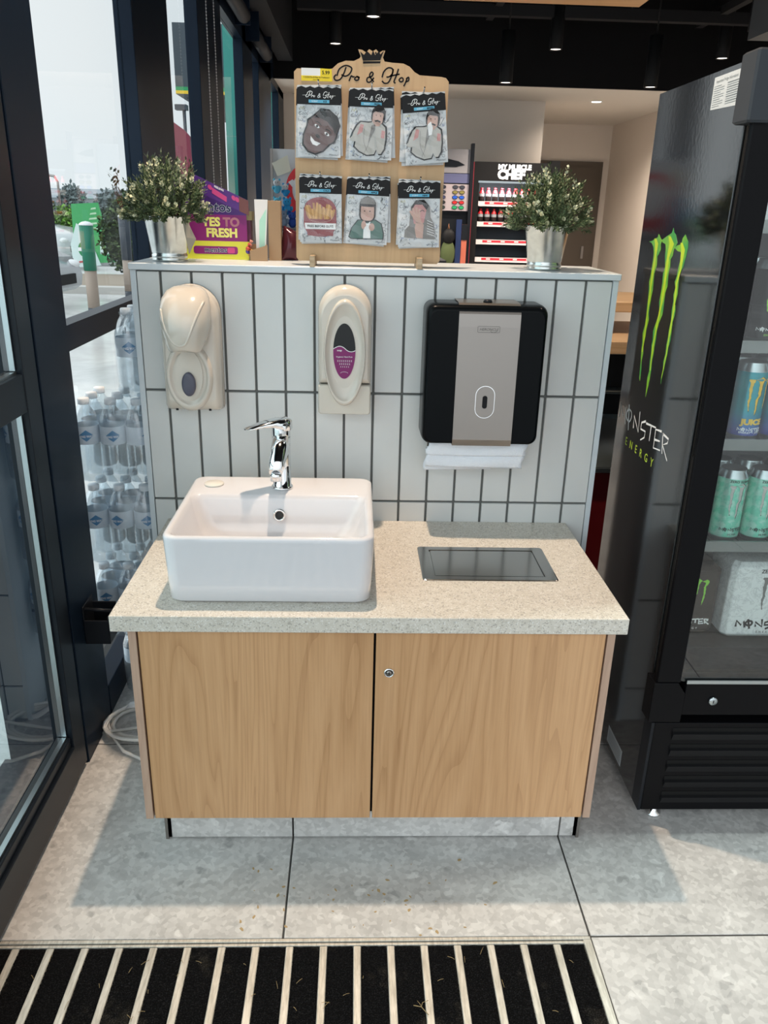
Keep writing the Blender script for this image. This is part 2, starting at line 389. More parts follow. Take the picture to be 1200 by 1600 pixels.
# back wall, recess and soffit
ZS = 2.50
mb = MB()
mb.box(-.62, 1.875, 6.62, 6.72, 0, 3.4)                 # left part of the back wall
mb.box(1.875, 1.975, 6.62, 8.6, 0, ZS+.1)               # recess left return
mb.box(1.875, 4.9, 8.6, 8.7, 0, ZS+.1)                  # recess back
struct(mb.build('wall_back', M_white))
mb = MB(); mb.box(3.25, 3.35, 6.3, 8.6, 0, ZS+.1); mb.box(4.9, 5, -3, 8.6, 0, 3.4); struct(mb.build('wall_right', M_white))
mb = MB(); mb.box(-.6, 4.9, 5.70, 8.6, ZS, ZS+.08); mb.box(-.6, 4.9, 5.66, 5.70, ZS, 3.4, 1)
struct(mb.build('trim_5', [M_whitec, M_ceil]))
mb = MB(); mb.box(2.36, 3.12, 8.56, 8.6, 0, 2.03); mb.box(3.0, 3.03, 8.54, 8.56, .95, 1.1, 1)
o = struct(mb.build('door_2', [M_brown, M_steel]))
mb = MB(); mb.box(2.30, 2.36, 8.57, 8.6, 0, 2.09); mb.box(3.12, 3.17, 8.57, 8.6, 0, 2.09); mb.box(2.36, 3.12, 8.57, 8.6, 2.03, 2.09); mb.build('door_frame', M_brown, o)

# left facade: deep dark posts, headers, sills, glass
XF = -.59
def post(n_, y0, y1, depth=.06, m=M_alu, z1=3.4, x=XF):
    mb = MB(); mb.box(x-depth, x, y0, y1, 0, z1); struct(mb.build('trim_%d' % n_, m, bevel=.003))
post(6, .93, 1.47); post(7, 2.115, 2.80); post(8, 3.66, 4.15); post(9, 4.52, 5.42); post(10, 6.08, 6.62)
mb = MB(); mb.box(XF-.06, XF, .93, 6.62, 2.44, 3.4); struct(mb.build('trim_11', M_alu))       # header
mb = MB(); mb.box(XF-.21, XF, -3, .93, 2.75, 3.4); struct(mb.build('trim_12', M_alu))
mb = MB()
for y0, y1 in ((.03, .93), (1.47, 2.115), (2.80, 3.66), (4.15, 4.52), (5.42, 6.08)):
    mb.box(XF-.06, XF, y0, y1, 0, .10); 
struct(mb.build('trim_13', M_alu, bevel=.003))                                                  # sills
mb = MB(); mb.box(XF-.05, XF-.003, .03, .93, 1.098, 1.163); struct(mb.build('trim_14', M_alu))  # transom
# post A beside the door: deep, with a raised strip
mb = MB(); mb.box(XF-.21, XF, -.20, .025, 0, 3.4); mb.box(XF, XF+.004, -.198, -.075, 0, 3.4)
struct(mb.build('trim_15', M_alu, bevel=.002))
mb = MB(); mb.box(XF-.225, XF-.04, -3, -.20, 0, .012); struct(mb.build('trim_16', M_alu))        # threshold
for n_, (y0, y1) in enumerate(((.03, .93), (1.47, 2.115), (2.80, 3.66), (4.15, 4.52), (5.42, 6.08))):
    mb = MB(); mb.box(XF-.046, XF-.04, y0, y1, .10, 2.44 if n_ else 2.75); struct(mb.build('window_%d' % (n_+1), M_glass))
# sliding door leaf with glass
dr = bpy.data.objects.new('door_1', None); COL.objects.link(dr); dr.location = (XF-.02, -.9, 0); struct(dr)
mb = MB(); mb.box(XF-.05, XF+.002, -.281, -.205, .014, 2.7); mb.box(XF-.05, XF+.002, -1.9, -1.83, .014, 2.7); mb.build('door_stile', M_alu2, dr, bevel=.002)
mb = MB(); mb.box(XF-.05, XF+.004, -1.83, -.281, .014, .115); mb.box(XF-.05, XF-.004, -1.83, -.281, .115, .145); mb.build('bottom_rail', M_alu2, dr, bevel=.003)
mb = MB(); mb.box(XF-.045, XF, -1.83, -.281, 1.015, 1.10); mb.build('mid_rail', M_alu2, dr, bevel=.002)
mb = MB(); mb.box(XF-.045, XF, -1.83, -.281, 2.62, 2.7); mb.build('top_rail', M_alu2, dr, bevel=.002)
mb = MB(); mb.box(XF-.03, XF-.024, -1.83, -.281, .145, 1.015); mb.box(XF-.03, XF-.024, -1.83, -.281, 1.10, 2.62); mb.build('door_glass', M_dglass, dr)
mb = MB()
for (z0, z1) in ((.145, 1.015), (1.10, 2.62)):
    mb.box(XF-.024, XF-.012, -1.83, -.281, z0, z0+.006); mb.box(XF-.024, XF-.012, -.289, -.283, z0+.008, z1)
mb.build('glazing_bead', M_silver, dr)

# bulkhead duct under the ceiling, along the facade
mb = MB(); mb.box(-.545, -.42, .9, 5.6, 2.62, 3.4); struct(mb.build('trim_17', mat('grey_bulkhead', (.018, .02, .024), .6)))
# right hand bulkhead
mb = MB(); mb.box(2.36, 4.9, 2.4, 3.1, 2.42, 3.4); struct(mb.build('trim_18', mat('dark_bulkhead', (.07, .075, .08), .6)))

# half-height tiled partition
WX0, WX1, WT, WD = -.4119, .7939, 1.3055, .27
TX0 = -.4167+.0003; GZ1, GZ2 = 1.0094, .7119
mb = MB(); mb.box(WX0+.004, WX1-.004, .006, WD, 0, WT, 1); 
xs = [-.4165+.0754*k for k in range(17)]
rows = [(0.0, .1155), (.1155, .4143), (.4143, GZ2), (GZ2, GZ1), (GZ1, WT)]
gg = .0031
for z0, z1 in rows:
    for k in range(16):
        a = max(xs[k]+gg, WX0+.014); b_ = min(xs[k+1]-gg, WX1-.014)
        mb.bbox(a, b_, 0, .008, z0+gg, z1-gg, .0012, 0)
struct(mb.build('wall_partition', [M_tile, M_grout, M_trimw]))
mb = MB(); mb.bbox(WX0-.002, WX1+.003, -.014, WD+.012, WT+.001, WT+.017, .0015); struct(mb.build('trim_19', M_trimw))
mb = MB(); mb.box(WX0-.001, WX0+.0125, -.003, WD, 0, WT); struct(mb.build('trim_20', M_trimw))
mb = MB(); mb.box(WX1-.0125, WX1+.001, -.003, WD, 0, WT); struct(mb.build('trim_21', M_trimw))
CAPZ = WT+.0172

# ============================================================ VANITY
YF, YC, YK = -.545, -.561, -.485
cab = thing('vanity_cabinet', (.19, -.27, 0), 'oak-fronted two-door vanity cabinet standing under the speckled counter', 'cabinet')
ZB, ZT = .1143, .6165
for a, b_ in ((-.3352, -.3185), (.6932, .7099)):
    mb = MB(); mb.box(a, b_, YF-.001, -.002, ZB, ZT)
    o = mb.build('side_panel', M_oak2, cab); o['label'] = 'pinkish wood end panel beside the doors'
mb = MB(); mb.box(-.3185, .6932, YF+.020, -.004, ZB+.002, ZT); mb.build('carcass', M_gap, cab)
def doorp(x0, x1):
    mb = MB(); mb.bbox(x0, x1, YF, YF+.018, ZB, ZT-.004, .001); return mb.build('door', M_oak, cab)
doorp(-.3145, .1862); d2 = doorp(.1915, .6895)
mb = MB(); fr = Fr((.2212, YF, .5115))
mb.lathe([(.0115, 0), (.0115, .002), (.010, .0035), (.0085, .0035), (.0085, .002), (.0001, .002)], fr=fr, n=24, cap1=False)
lk = mb.build('lock', M_chrome, d2); lk['label'] = 'round chrome cam lock'
mb = MB(); mb.lathe([(.006, .002), (.006, .0036), (.001, .0036)], fr=fr, n=18); mb.box(-.0009, .0009, -.0035, .0035, .0036, .0039, 1, fr); mb.build('keyhole', [M_steel, M_ink], lk)
kb = MB()
for a, b_ in ((-.3075, -.0022), (.0022, .6588), (.6632, .7079)): kb.box(a, b_, YK, YK+.012, .004, ZB-.001)
kb.box(-.3075, -.2955, YK, -.004, .004, ZB-.001); kb.box(.6959, .7079, YK, -.004, .004, ZB-.001)
kb.box(-.29, .69, YK+.012, -.01, 0, ZB-.002, 1)
kp = kb.build('kickboard', [M_kick, M_fgrout], cab); kp['label'] = 'grey stone tiled kickboard'
for a in (-.3105, .7039): mb = MB(); mb.box(a, a+.007, YK-.003, YK+.004, 0, ZB-.001); mb.build('corner_trim', M_steel, kp)
mb = MB(); mb.bbox(-.3664, .7295, YC, -.0005, .6175, .6547, .0012)
tag(mb.build('countertop', M_ctop), 'thick speckled beige counter slab on top of the oak cabinet', 'countertop')

# waste flap plate set in the counter
wf = thing('waste_chute', (.46, -.28, .6547), 'rectangular stainless steel waste flap set flush in the counter', 'waste chute')
def plate(mb, x0, x1, y0, y1, ix, z0, z1):
    mb.bbox(x0, x1, y0, y0+ix, z0, z1, .001); mb.bbox(x0, x1, y1-ix, y1, z0, z1, .001); mb.bbox(x0, x0+ix, y0+ix, y1-ix, z0, z1, .001); mb.bbox(x1-ix, x1, y0+ix, y1-ix, z0, z1, .001)
mb = MB(); x0, x1, y0, y1 = .302, .621, -.380, -.184
rg = []
for (ins, z) in ((0, .6549), (0, .6562), (.003, .6576), (.026, .6576), (.028, .6564)):
    rg.append([Vector((p[0], p[1], z)) for p in rrect(x0+ins, x1-ins, y0+ins*.8, y1-ins*.8, .002+max(0, .006-ins), 3)])
mb.rings(rg, 0, False, True, False); mb.build('frame', M_steel2, wf)
mb = MB(); mb.bbox(x0+.031, x1-.031, y0+.024, y1-.024, .6551, .6567, .0006); mb.build('flap', M_steel2, wf)

# ============================================================ BASIN
bs = thing('wash_basin', (-.039, -.31, .6547), 'white square-edged ceramic basin sitting on the left of the counter', 'basin')
def rz(x0, x1, y0, y1, r, z, n=7): return [Vector((p[0], p[1], z)) for p in rrect(x0, x1, y0, y1, r, n)]
bx0, bx1, by0, by1 = -.262, .184, -.507, -.098
rg = [rz(bx0+.014, bx1-.014, by0+.014, by1-.01, .028, .655), rz(bx0+.006, bx1-.006, by0+.006, by1-.004, .03, .662),
      rz(bx0+.004, bx1-.004, by0+.004, by1-.002, .03, .70), rz(bx0, bx1, by0, by1, .030, .798), rz(bx0, bx1, by0, by1, .030, .805),
      rz(bx0+.0015, bx1-.0015, by0+.0015, by1-.0015, .029, .8085), rz(bx0+.005, bx1-.005, by0+.005, by1-.005, .026, .8105),
      rz(bx0+.010, bx1-.010, by0+.010, by1-.010, .022, .8105),
      rz(bx0+.013, bx1-.013, by0+.012, -.228, .024, .8095), rz(bx0+.016, bx1-.016, by0+.015, -.233, .024, .806),
      rz(bx0+.019, bx1-.019, by0+.018, -.238, .026, .796), rz(bx0+.034, bx1-.034, by0+.030, -.246, .034, .745),
      rz(bx0+.052, bx1-.052, by0+.042, -.256, .042, .712), rz(bx0+.075, bx1-.075, by0+.065, -.275, .045, .700),
      rz(bx0+.15, bx1-.15, by0+.11, -.31, .03, .695)]
mb = MB(); mb.rings(rg, 0, True); mb.build('bowl', M_cer, bs)
mb = MB(); fr = Fr((-.039, -.2455, .762), (1, 0, 0), (0, .16, .98), (0, -.98, .16))
mb.lathe([(.0155, 0), (.0155, .003), (.0135, .0045), (.0105, .0045), (.0100, .001)], fr=fr, n=28, cap1=False); ov = mb.build('overflow_ring', M_chrome, bs)
mb = MB(); mb.lathe([(.0105, -.004), (.0105, .0012), (.0001, .0012)], fr=fr, n=20, mi=0); mb.build('overflow_hole', mat('overflow_dark', (.05, .05, .05), .4), ov)
mb = MB(); mb.lathe([(.0238, 0), (.0238, .003), (.0225, .0045), (.0001, .0052)], c=(-.2065, -.165, .8107), n=32); o = mb.build('tap_hole_cover', mat('cream_plastic', (.78, .75, .68), .3), bs); o['label'] = 'round cream tap-hole cover'
mb = MB(); mb.lathe([(.021, 0), (.021, .002), (.016, .004), (.0001, .004)], c=(-.039, -.38, .6955), n=24); mb.build('plug', M_chrome, bs)

# mixer tap
tp = thing('mixer_tap', (-.037, -.180, .811), 'chrome single-lever mixer tap on the back ledge of the basin', 'tap')
tx, ty, tz = -.037, -.180, .8108
mb = MB(); mb.lathe([(.0265, 0), (.0265, .004), (.024, .006), (.0220, .007), (.0215, .06), (.0215, .1), (.0225, .128), (.0225, .130)], c=(tx, ty, tz), n=36); mb.build('body', M_chrome, tp)
mb = MB()
path = [(0, .008, .112), (0, -.010, .112), (-.003, -.036, .096), (-.006, -.062, .078), (-.007, -.078, .062)]
rg = []
for (px, py, pz), (hw, hh) in zip(path, ((.0215, .024), (.0218, .028), (.0200, .024), (.0178, .018), (.0155, .010))):
    d = Vector((0, -.72, -.69)); up = Vector((0, -.5, .86)).normalized() if pz < .11 else Vector((0, -.3, .95)).normalized()
    c0 = Vector((tx+px, ty+py, tz+pz))
    rg.append([c0+Vector((1, 0, 0))*hw*math.copysign(abs(math.cos(a))**.7, math.cos(a))+up*hh*math.copysign(abs(math.sin(a))**.7, math.sin(a)) for a in [2*PI*i/24 for i in range(24)]])
mb.rings(rg, 0, True); mb.build('spout', M_chrome, tp)
mb = MB(); mb.lathe([(.0125, -.010), (.0138, -.010), (.0138, .006), (.011, .010)], c=(tx-.007, ty-.073, tz+.052), n=24); mb.build('aerator', M_chrome, tp)
mb = MB(); mb.lathe([(.0222, .1315), (.0225, .133), (.0225, .155), (.0210, .164), (.014, .1675), (.0001, .168)], c=(tx, ty, tz), n=36)
LU = Vector((-.80, -.42, -.02)).normalized(); LV = Vector((.42, -.80, 0)).normalized(); LW = LU.cross(LV).normalized()
if LW.z < 0: LW = -LW
rg = []
for s_, hw, z0, z1 in ((-.024, .014, .006, .026), (-.014, .022, .002, .030), (.010, .024, .004, .031), (.03, .0225, .015, .0285), (.055, .019, .0155, .0245), (.076, .0165, .0140, .0195), (.089, .011, .0130, .0165), (.093, .005, .0133, .0155)):
    c0 = Vector((tx, ty, tz+.145))+LU*s_
    rg.append([c0+LV*(-hw)+Vector((0, 0, z0)), c0+LV*(-hw*.8)+Vector((0, 0, z1-.003)), c0+LV*(-hw*.35)+Vector((0, 0, z1)), c0+LV*(hw*.35)+Vector((0, 0, z1)), c0+LV*(hw*.8)+Vector((0, 0, z1-.003)), c0+LV*hw+Vector((0, 0, z0))])
mb.rings(rg, 0, True); mb.build('lever', M_chrome, tp)

# ============================================================ DISPENSERS
# left: hooded soap dispenser
sx = -.268
sd = thing('soap_dispenser', (sx, 0, .964), 'ivory hooded soap dispenser with slate push button, on the tiles at left', 'soap dispenser', 'soap dispensers on the tiled wall')
def pill(cx, hw, z0, z1, n=20, rb=.012):
    P = [(cx-hw+rb, z0), (cx+hw-rb, z0), (cx+hw-rb*.3, z0+rb*.3), (cx+hw, z0+rb)]
    for i in range(n+1): a = PI*i/n; P.append((cx+hw*math.cos(a), z1-hw+hw*math.sin(a)))
    P += [(cx-hw, z0+rb), (cx-hw+rb*.3, z0+rb*.3)]; return P
mb = MB(); inflate(mb, pill(sx, .0725, .964, 1.277), sx, 1.12, [(1, .0005), (1, .012), (.985, .016), (.985, .030), (.96, .044), (.90, .054), (.80, .060)], FRONT); mb.build('back_body', M_ivory, sd)
mb = MB(); cxl, czl = sx-.004, 1.058
inflate(mb, ellp(cxl, czl, .057, .086, 40), cxl, czl, [(1.05, .045), (1.02, .060), (.96, .070), (.88, .074), (.80, .071), (.72, .064)], FRONT); mb.build('drip_surround', M_ivory, sd)
mb = MB(); mb.poly(ellp(cxl, czl+.004, .034, .062, 36), .060, .068, FRONT); mb.build('inner_panel', M_ivory, sd)
mb = MB(); inflate(mb, ellp(cxl-.001, 1.040, .0172, .0300, 32), cxl-.001, 1.04, [(1, .066), (1, .073), (.93, .0755), (.7, .077), (.3, .0775)], FRONT); o = mb.build('push_button', M_button, sd); o['label'] = 'slate grey oval push button'
mb = MB(); rg = []
K = 28
HOOD = ((1.2745, .014, .035, .012), (1.272, .032, .062, .012), (1.264, .046, .088, .012), (1.248, .0555, .110, .012), (1.228, .0595, .126, .012), (1.205, .0600, .136, .012), (1.182, .057, .140, .012), (1.162, .052, .139, .014), (1.145, .046, .135, .030), (1.134, .041, .130, .050), (1.130, .038, .126, .058))
for z, hw, dp, back in HOOD:
    ring = []
    for i in range(K):
        a = 2*PI*i/K; c_, s_ = math.cos(a), math.sin(a)
        u = hw*math.copysign(abs(c_)**.8, c_); q = .5+.5*math.copysign(abs(s_)**.85, s_)
        dip = -.012*max(0, s_)*abs(c_)**2 if z < 1.15 else 0
        ring.append(FRONT(sx-.002+u, z+dip, back+(dp-back)*q))
    rg.append(ring)
mb.rings(rg[::-1], 0, True); mb.build('hood', M_ivory, sd)
# raised shield outline on the hood front
mb = MB(); pts = [(-.050, 1.225), (-.044, 1.20), (-.034, 1.172), (-.021, 1.151), (-.006, 1.144), (.008, 1.149), (.020, 1.172), (.031, 1.200), (.040, 1.222), (.049, 1.244)]
def hood_w(u, z):
    tab = [q[:3] for q in HOOD[2:10]]
    for (za, ha, da), (zb, hb, db) in zip(tab, tab[1:]):
        if zb <= z <= za: k = (za-z)/(za-zb); h = ha+(hb-ha)*k; d = da+(db-da)*k; break
    else: h, d = tab[-1][1:]
    c_ = min(.999, abs(u)/h)**(1/.8); return .012+(d-.012)*(.5+.5*(max(1e-4, 1-c_*c_)**.5)**.85)
mb.tube([FRONT(sx-.002+a, z, hood_w(a, z)-.001) for a, z in catmull(pts, 4)], .0032, 8); mb.build('hood_ridge', M_ivory, sd)
for u in (-.043, .040): mb = MB(); mb.box(-.003, .003, .0, .012, -.001, .003, 0, Fr(FRONT(sx+u+.0, .968, .0445))); mb.build('key_slot', M_ink, sd)

# right: oval-window dispenser
sx = .113
sd2 = thing('soap_dispenser', (sx, 0, .966), 'ivory dispenser with dark oval window and magenta label, on the tiles above the tap', 'soap dispenser', 'soap dispensers on the tiled wall')
mb = MB(); P = [p for p in pill(sx, .0665, 1.043, 1.284, rb=.003)]
inflate(mb, P, sx, 1.14, [(1, .0005), (1, .034), (.98, .046), (.93, .054), (.84, .060)], FRONT); mb.build('body', M_ivory, sd2)
mb = MB(); P = rrect(sx-.0665, sx+.0665, .966, 1.0415, .006, 4); inflate(mb, P, sx, 1.0, [(1, .0005), (1, .048), (.985, .0525), (.94, .055)], FRONT); lp = mb.build('push_bar', M_ivory2, sd2)
for u in (-.0495, .0475): mb = MB(); mb.box(-.0012, .0012, .001, .009, -.001, .002, 0, Fr(FRONT(sx+u, .968, .0525))); mb.build('key_slot', M_ink, lp)
mb = MB(); cz = 1.122
inflate(mb, ellp(sx, cz, .0525, .132, 48), sx, cz, [(1, .045), (.995, .062), (.965, .070), (.93, .0725), (.90, .070), (.80, .063), (.66, .0595)], FRONT)
mb.build('oval_dish', M_ivory, sd2)
mb = MB()
mb.poly(ellp(sx-.001, 1.127, .0275, .068, 40), .055, .0612, FRONT)
wn_ = mb.build('window', mat('dark_window_plastic', (.008, .009, .010), .1, spec=.35), sd2); wn_['label'] = 'dark glossy oval refill window'
mb = MB()
top = [(sx-.001-.0275*math.sqrt(max(0, 1-((1.1330-1.127)/.068)**2)), 1.133), (sx-.018, 1.1385), (sx-.010, 1.1395), (sx-.002, 1.136), (sx+.006, 1.1295), (sx+.014, 1.1265), (sx+.022, 1.1275), (sx+.0262, 1.130)]
bot = [(sx-.001+.0275*math.cos(a), 1.127+.068*math.sin(a)) for a in [PI*.985+(2*PI*1.0-PI*.985)*i/20 for i in range(21)]]
lab = catmull(top, 3)+[(x, z) for x, z in bot[::-1] if True]
mb.poly(lab, .0605, .0618, FRONT, 0); mb.stroke(top, .0016, FRONT, .0622, 1)
mb.text('soap', .0065, FRONT.at(sx-.013, 1.1275), .0621, 1, bold=.0001); mb.text('Hygienic Hand Rub', .0052, FRONT.at(sx-.001, 1.112), .0621, 1)
for (zz, k) in ((1.1035, 8), (1.096, 6), (1.089, 5)):
    for i in range(k):
        u = (i-(k-1)/2)*.0048; s_ = .0015 if zz > 1.09 else .0010
        mb.stroke([(sx+u-s_, zz+s_), (sx+u+s_, zz+s_)], .0006, FRONT, .0621, 1, False); mb.stroke([(sx+u, zz+s_*1.3), (sx+u, zz-s_)], .0006, FRONT, .0621, 1, False); mb.stroke([(sx+u-s_, zz-s_), (sx+u+s_, zz-s_)], .0006, FRONT, .0621, 1, False)
mb.stroke(ellp(sx-.001, 1.073, .009, .0035, 14, 0, PI), .0006, FRONT, .0621, 1, False)
o = mb.build('label_print', [M_magenta, M_inkw], wn_); o['label'] = 'magenta wave-topped label with white print'

# paper towel dispenser
tw = thing('paper_towel_dispenser', (.456, 0, .905), 'black and brushed-steel paper towel dispenser on the tiles at right', 'towel dispenser')
mb = MB(); P = rrect(.308, .604, .905, 1.252, .022, 6)
inflate(mb, P, .456, 1.02, [(.992, .0005), (1.0, .010), (1, .070), (.997, .086), (.985, .099), (.965, .106), (.93, .109)], FRONT)
mb.build('cover', mat('towel_black_plastic', (.003, .004, .005), .25, spec=.10), tw)
mb = MB(); prof = [(.0, 1.2540), (.068, 1.2540), (.086, 1.2525), (.098, 1.2475), (.106, 1.2400), (.1105, 1.230), (.1115, 1.20), (.1115, .92), (.108, .9045), (.05, .9040)]
xa, xb = .386, .535
rg = [[FRONT(xa+(.006 if 0 else 0), z, w_) for w_, z in prof], [FRONT(xb, z, w_) for w_, z in prof]]
mb.rings(rg[::-1], 0, False, False, False, False)
for i in range(len(prof)-1): pass
sb = mb.build('steel_band', M_steel, tw); sol = sb.modifiers.new('s', 'SOLIDIFY'); sol.thickness = .0016; sol.offset = 0
mb = MB(); fr = FRONT.at(.4615, 1.017, .1124)
def oring(mb, fr, rx, ry, wd, w_, mi):
    P = rrect(-rx, rx, -ry, ry, rx*.98, 8); P.append(P[0]); mb.stroke(P, wd, fr, w_, mi, False)
oring(mb, fr, .0235, .0400, .0016, .0004, 0); mb.poly(rrect(-.0062, .0058, -.016, .016, .0055, 5), 0, .0008, fr, 1)
o = mb.build('viewing_window', [M_chrome, M_ink], sb)
mb = MB(); fr = FRONT.at(.459, 1.1945, .1124)
P = rrect(-.0265, .0265, -.0072, .0072, .0015, 2); P.append(P[0]); mb.stroke(P, .0008, fr, .0004, 0, False)
mb.text('HERONCLE', .0088, fr.at(0, -.0030), .0004, 0, shear=.3); mb.stroke(ellp(.012, -.002, .008, .005, 12, PI, 2*PI), .0008, fr, .0004, 0, False)
mb.build('logo_plate', mat('dark_grey_print', (.07, .065, .06), .4), sb)
mb = MB(); mb.lathe([(.011, 0), (.011, .003), (.008, .006), (.0001, .006)], c=(.458, -.075, 1.2545), n=16); mb.build('lock_knob', M_blk, tw)
# the paper hanging out
def sheet(x0, x1, z0, z1, y, amp, seed, cut=0):
    r = random.Random(seed); n = 26; m_ = 10; V = []; F = []
    for j in range(m_+1):
        for i in range(n+1):
            s_, t_ = i/n, j/m_
            yy = y-amp*math.sin(t_*PI*.9)*(.8+.2*math.sin(s_*9+seed))-.002*math.sin(s_*5+t_*4+seed)
            zz = z1+(z0-z1)*t_ + (cut*(1-s_)*t_ if cut else 0)
            xx = x0+(x1-x0)*s_+(.004*math.sin(t_*6) if i in (0, n) else 0)
            V.append((xx, yy, zz))
    for j in range(m_):
        for i in range(n): a = j*(n+1)+i; F.append((a, a+n+1, a+n+2, a+1))
    mb = MB(); mb.add(V, F, 0, True); return mb
pt = thing('paper_towel', (.45, -.06, .83), 'white embossed paper towels hanging out under the black and steel dispenser', 'paper towel')
o = sheet(.327, .582, .868, .912, -.078, .004, 1).build('upper_fold', M_paper, pt); sol = o.modifiers.new('s', 'SOLIDIFY'); sol.thickness = .0012
o = sheet(.326, .579, .832, .890, -.070, .010, 2, .004).build('front_fold', M_paper, pt); sol = o.modifiers.new('s', 'SOLIDIFY'); sol.thickness = .0015
o = sheet(.323, .50, .826, .88, -.058, .005, 3, -.003).build('rear_fold', M_paper, pt); sol = o.modifiers.new('s', 'SOLIDIFY'); sol.thickness = .0015

# ============================================================ ENTRANCE MAT
mt = thing('entrance_mat', (.03, -1.2, 0), 'black carpet and aluminium strip entrance mat set in the floor in front', 'mat')
M_carpet = mat('black_carpet', (.012, .012, .013), 1, spec=0)
t, b = nodes(M_carpet); v = objco(t)
dust = ramp(t, noise(t, v, 7, 4, .7), [(.56, (.017, .017, .018)), (.74, (.07, .063, .053))]); sp = ramp(t, noise(t, v, 420, 1), [(.5, (.3, .3, .3)), (.78, (1.2, 1.2, 1.2))])
t.links.new(mixc(t, 1.0, dust, sp, 'MULTIPLY'), b.inputs['Base Color']); bump(t, b, noise(t, v, 700, 2), .6, .002)
M_bar = mat('worn_aluminium', (.62, .60, .54), .45, .55)
t, b = nodes(M_bar); v = objco(t)
t.links.new(ramp(t, noise(t, mapping(t, v, (1, .12, 1)), 120, 4, .7), [(.3, (.40, .38, .33)), (.6, (.66, .64, .58)), (.8, (.78, .77, .72))]), b.inputs['Base Color'])
mb = MB(); mb.bbox(-.59, .6600, -.7850, -.7775, -.012, .0012, .0006); mb.bbox(-.59, .6600, -.7935, -.7875, -.012, -.001, .0006); mb.bbox(.6435, .6605, -2.9, -.7855, -.012, .0010, .0006)
mb.build('frame', M_bar, mt)
mb = MB(); mb.box(-.59, .6435, -2.9, -.7935, -.02, -.012); mb.build('base_tray', M_blkm, mt)
import itertools
bx = [.229+.0710*k for k in range(-11, 6)]
for k, x in enumerate(bx):
    mb = MB(); mb.bbox(x-.0078, x+.0078, -2.9, -.795, -.0115, -.0005, .0012); mb.build('metal_strip', M_bar, mt)
edges = [-.588]+bx+[.6435]
for i in range(len(edges)-1):
    a = edges[i]+(.009 if i else 0); b_ = edges[i+1]-(.009 if i < len(edges)-2 else .001)
    if b_-a < .01: continue
    r = random.Random(i); mb = MB(); V = []; F = []; nx = max(3, int((b_-a)/.0045)); ny = 260
    y0, y1 = -1.5, -.7955
    for j in range(ny+1):
        for q in range(nx+1):
            V.append((a+(b_-a)*q/nx+(r.uniform(-.0012, .0012) if 0 < q < nx else r.uniform(-.0016, .0010)), y0+(y1-y0)*j/ny, -.003+r.uniform(-.0006, .0008)))
    for j in range(ny):
        for q in range(nx): c_ = j*(nx+1)+q; F.append((c_, c_+1, c_+nx+2, c_+nx+1))
    mb.add(V, F); mb.box(a, b_, -2.9, -1.5, -.012, -.003); mb.build('carpet_strip', M_carpet, mt)

# dry grass bits and rusty specks on the floor
mb = MB(); r = random.Random(3)
for k in range(46):
    x = r.choice([r.gauss(-.02, .05), r.gauss(.22, .12), r.gauss(.3, .10)]); y = r.uniform(-.775, -.56); a = r.uniform(0, PI); l = r.uniform(.002, .008)
    fr = Fr((x, y, .0002), (math.cos(a), math.sin(a), 0), (-math.sin(a), math.cos(a), 0), (0, 0, 1))
    P = [(l*math.cos(q)*r.uniform(.5, 1.1), l*.45*math.sin(q)*r.uniform(.6, 1.2)) for q in [2*PI*i/9 for i in range(9)]]; mb.poly(P, 0, .0005, fr, 0)
for k in range(30):
    x = r.uniform(-.5, .62); y = r.uniform(-.97, -.82); a = r.uniform(0, PI); l = r.uniform(.006, .02)
    mb.tube([(x, y, .0035), (x+l*math.cos(a)*.5, y+l*math.sin(a)*.5, .005), (x+l*math.cos(a), y+l*math.sin(a), .0035)], .0005, 4, 1)
mb.tube([(.268, -.935, .004), (.283, -.94, .006), (.296, -.955, .004)], .0008, 5, 1); mb.tube([(.283, -.94, .006), (.286, -.93, .005), (.298, -.925, .004)], .0006, 5, 1)
o = mb.build('dried_grass', [mat('rusty_speck', (.42, .30, .15), .9), mat('straw', (.30, .22, .11), .9)]); tag(o, 'bits of dried grass and rusty specks scattered on floor and mat', 'debris', kind='stuff')

# ============================================================ DISPLAY BOARD
BOARD =  [(-0.004, 1.759), (0.067, 1.759), (0.078, 1.761), (0.091, 1.772), (0.109, 1.778), (0.128, 1.778), (0.141, 1.784), (0.144, 1.788), (0.138, 1.802), (0.147, 1.801), (0.156, 1.796), (0.163, 1.803), (0.171, 1.799), (0.179, 1.803), (0.186, 1.796), (0.194, 1.801), (0.2, 1.801), (0.195, 1.787), (0.199, 1.779), (0.216, 1.777), (0.243, 1.776), (0.258, 1.77), (0.27, 1.759), (0.282, 1.753), (0.333, 1.751), (0.344, 1.749), (0.351, 1.741), (0.35, 1.545), (0.349, 1.34), (0.342, 1.332), (-0.005, 1.333), (-0.011, 1.341), (-0.011, 1.564), (-0.011, 1.752)]
CROWN =  [(0.142, 1.798), (0.151, 1.791), (0.158, 1.799), (0.168, 1.791), (0.172, 1.801), (0.177, 1.791), (0.186, 1.8), (0.189, 1.793), (0.197, 1.801), (0.189, 1.781), (0.149, 1.779)]
CROWN2 =  [(0.149, 1.778), (0.19, 1.779), (0.189, 1.775), (0.149, 1.773)]
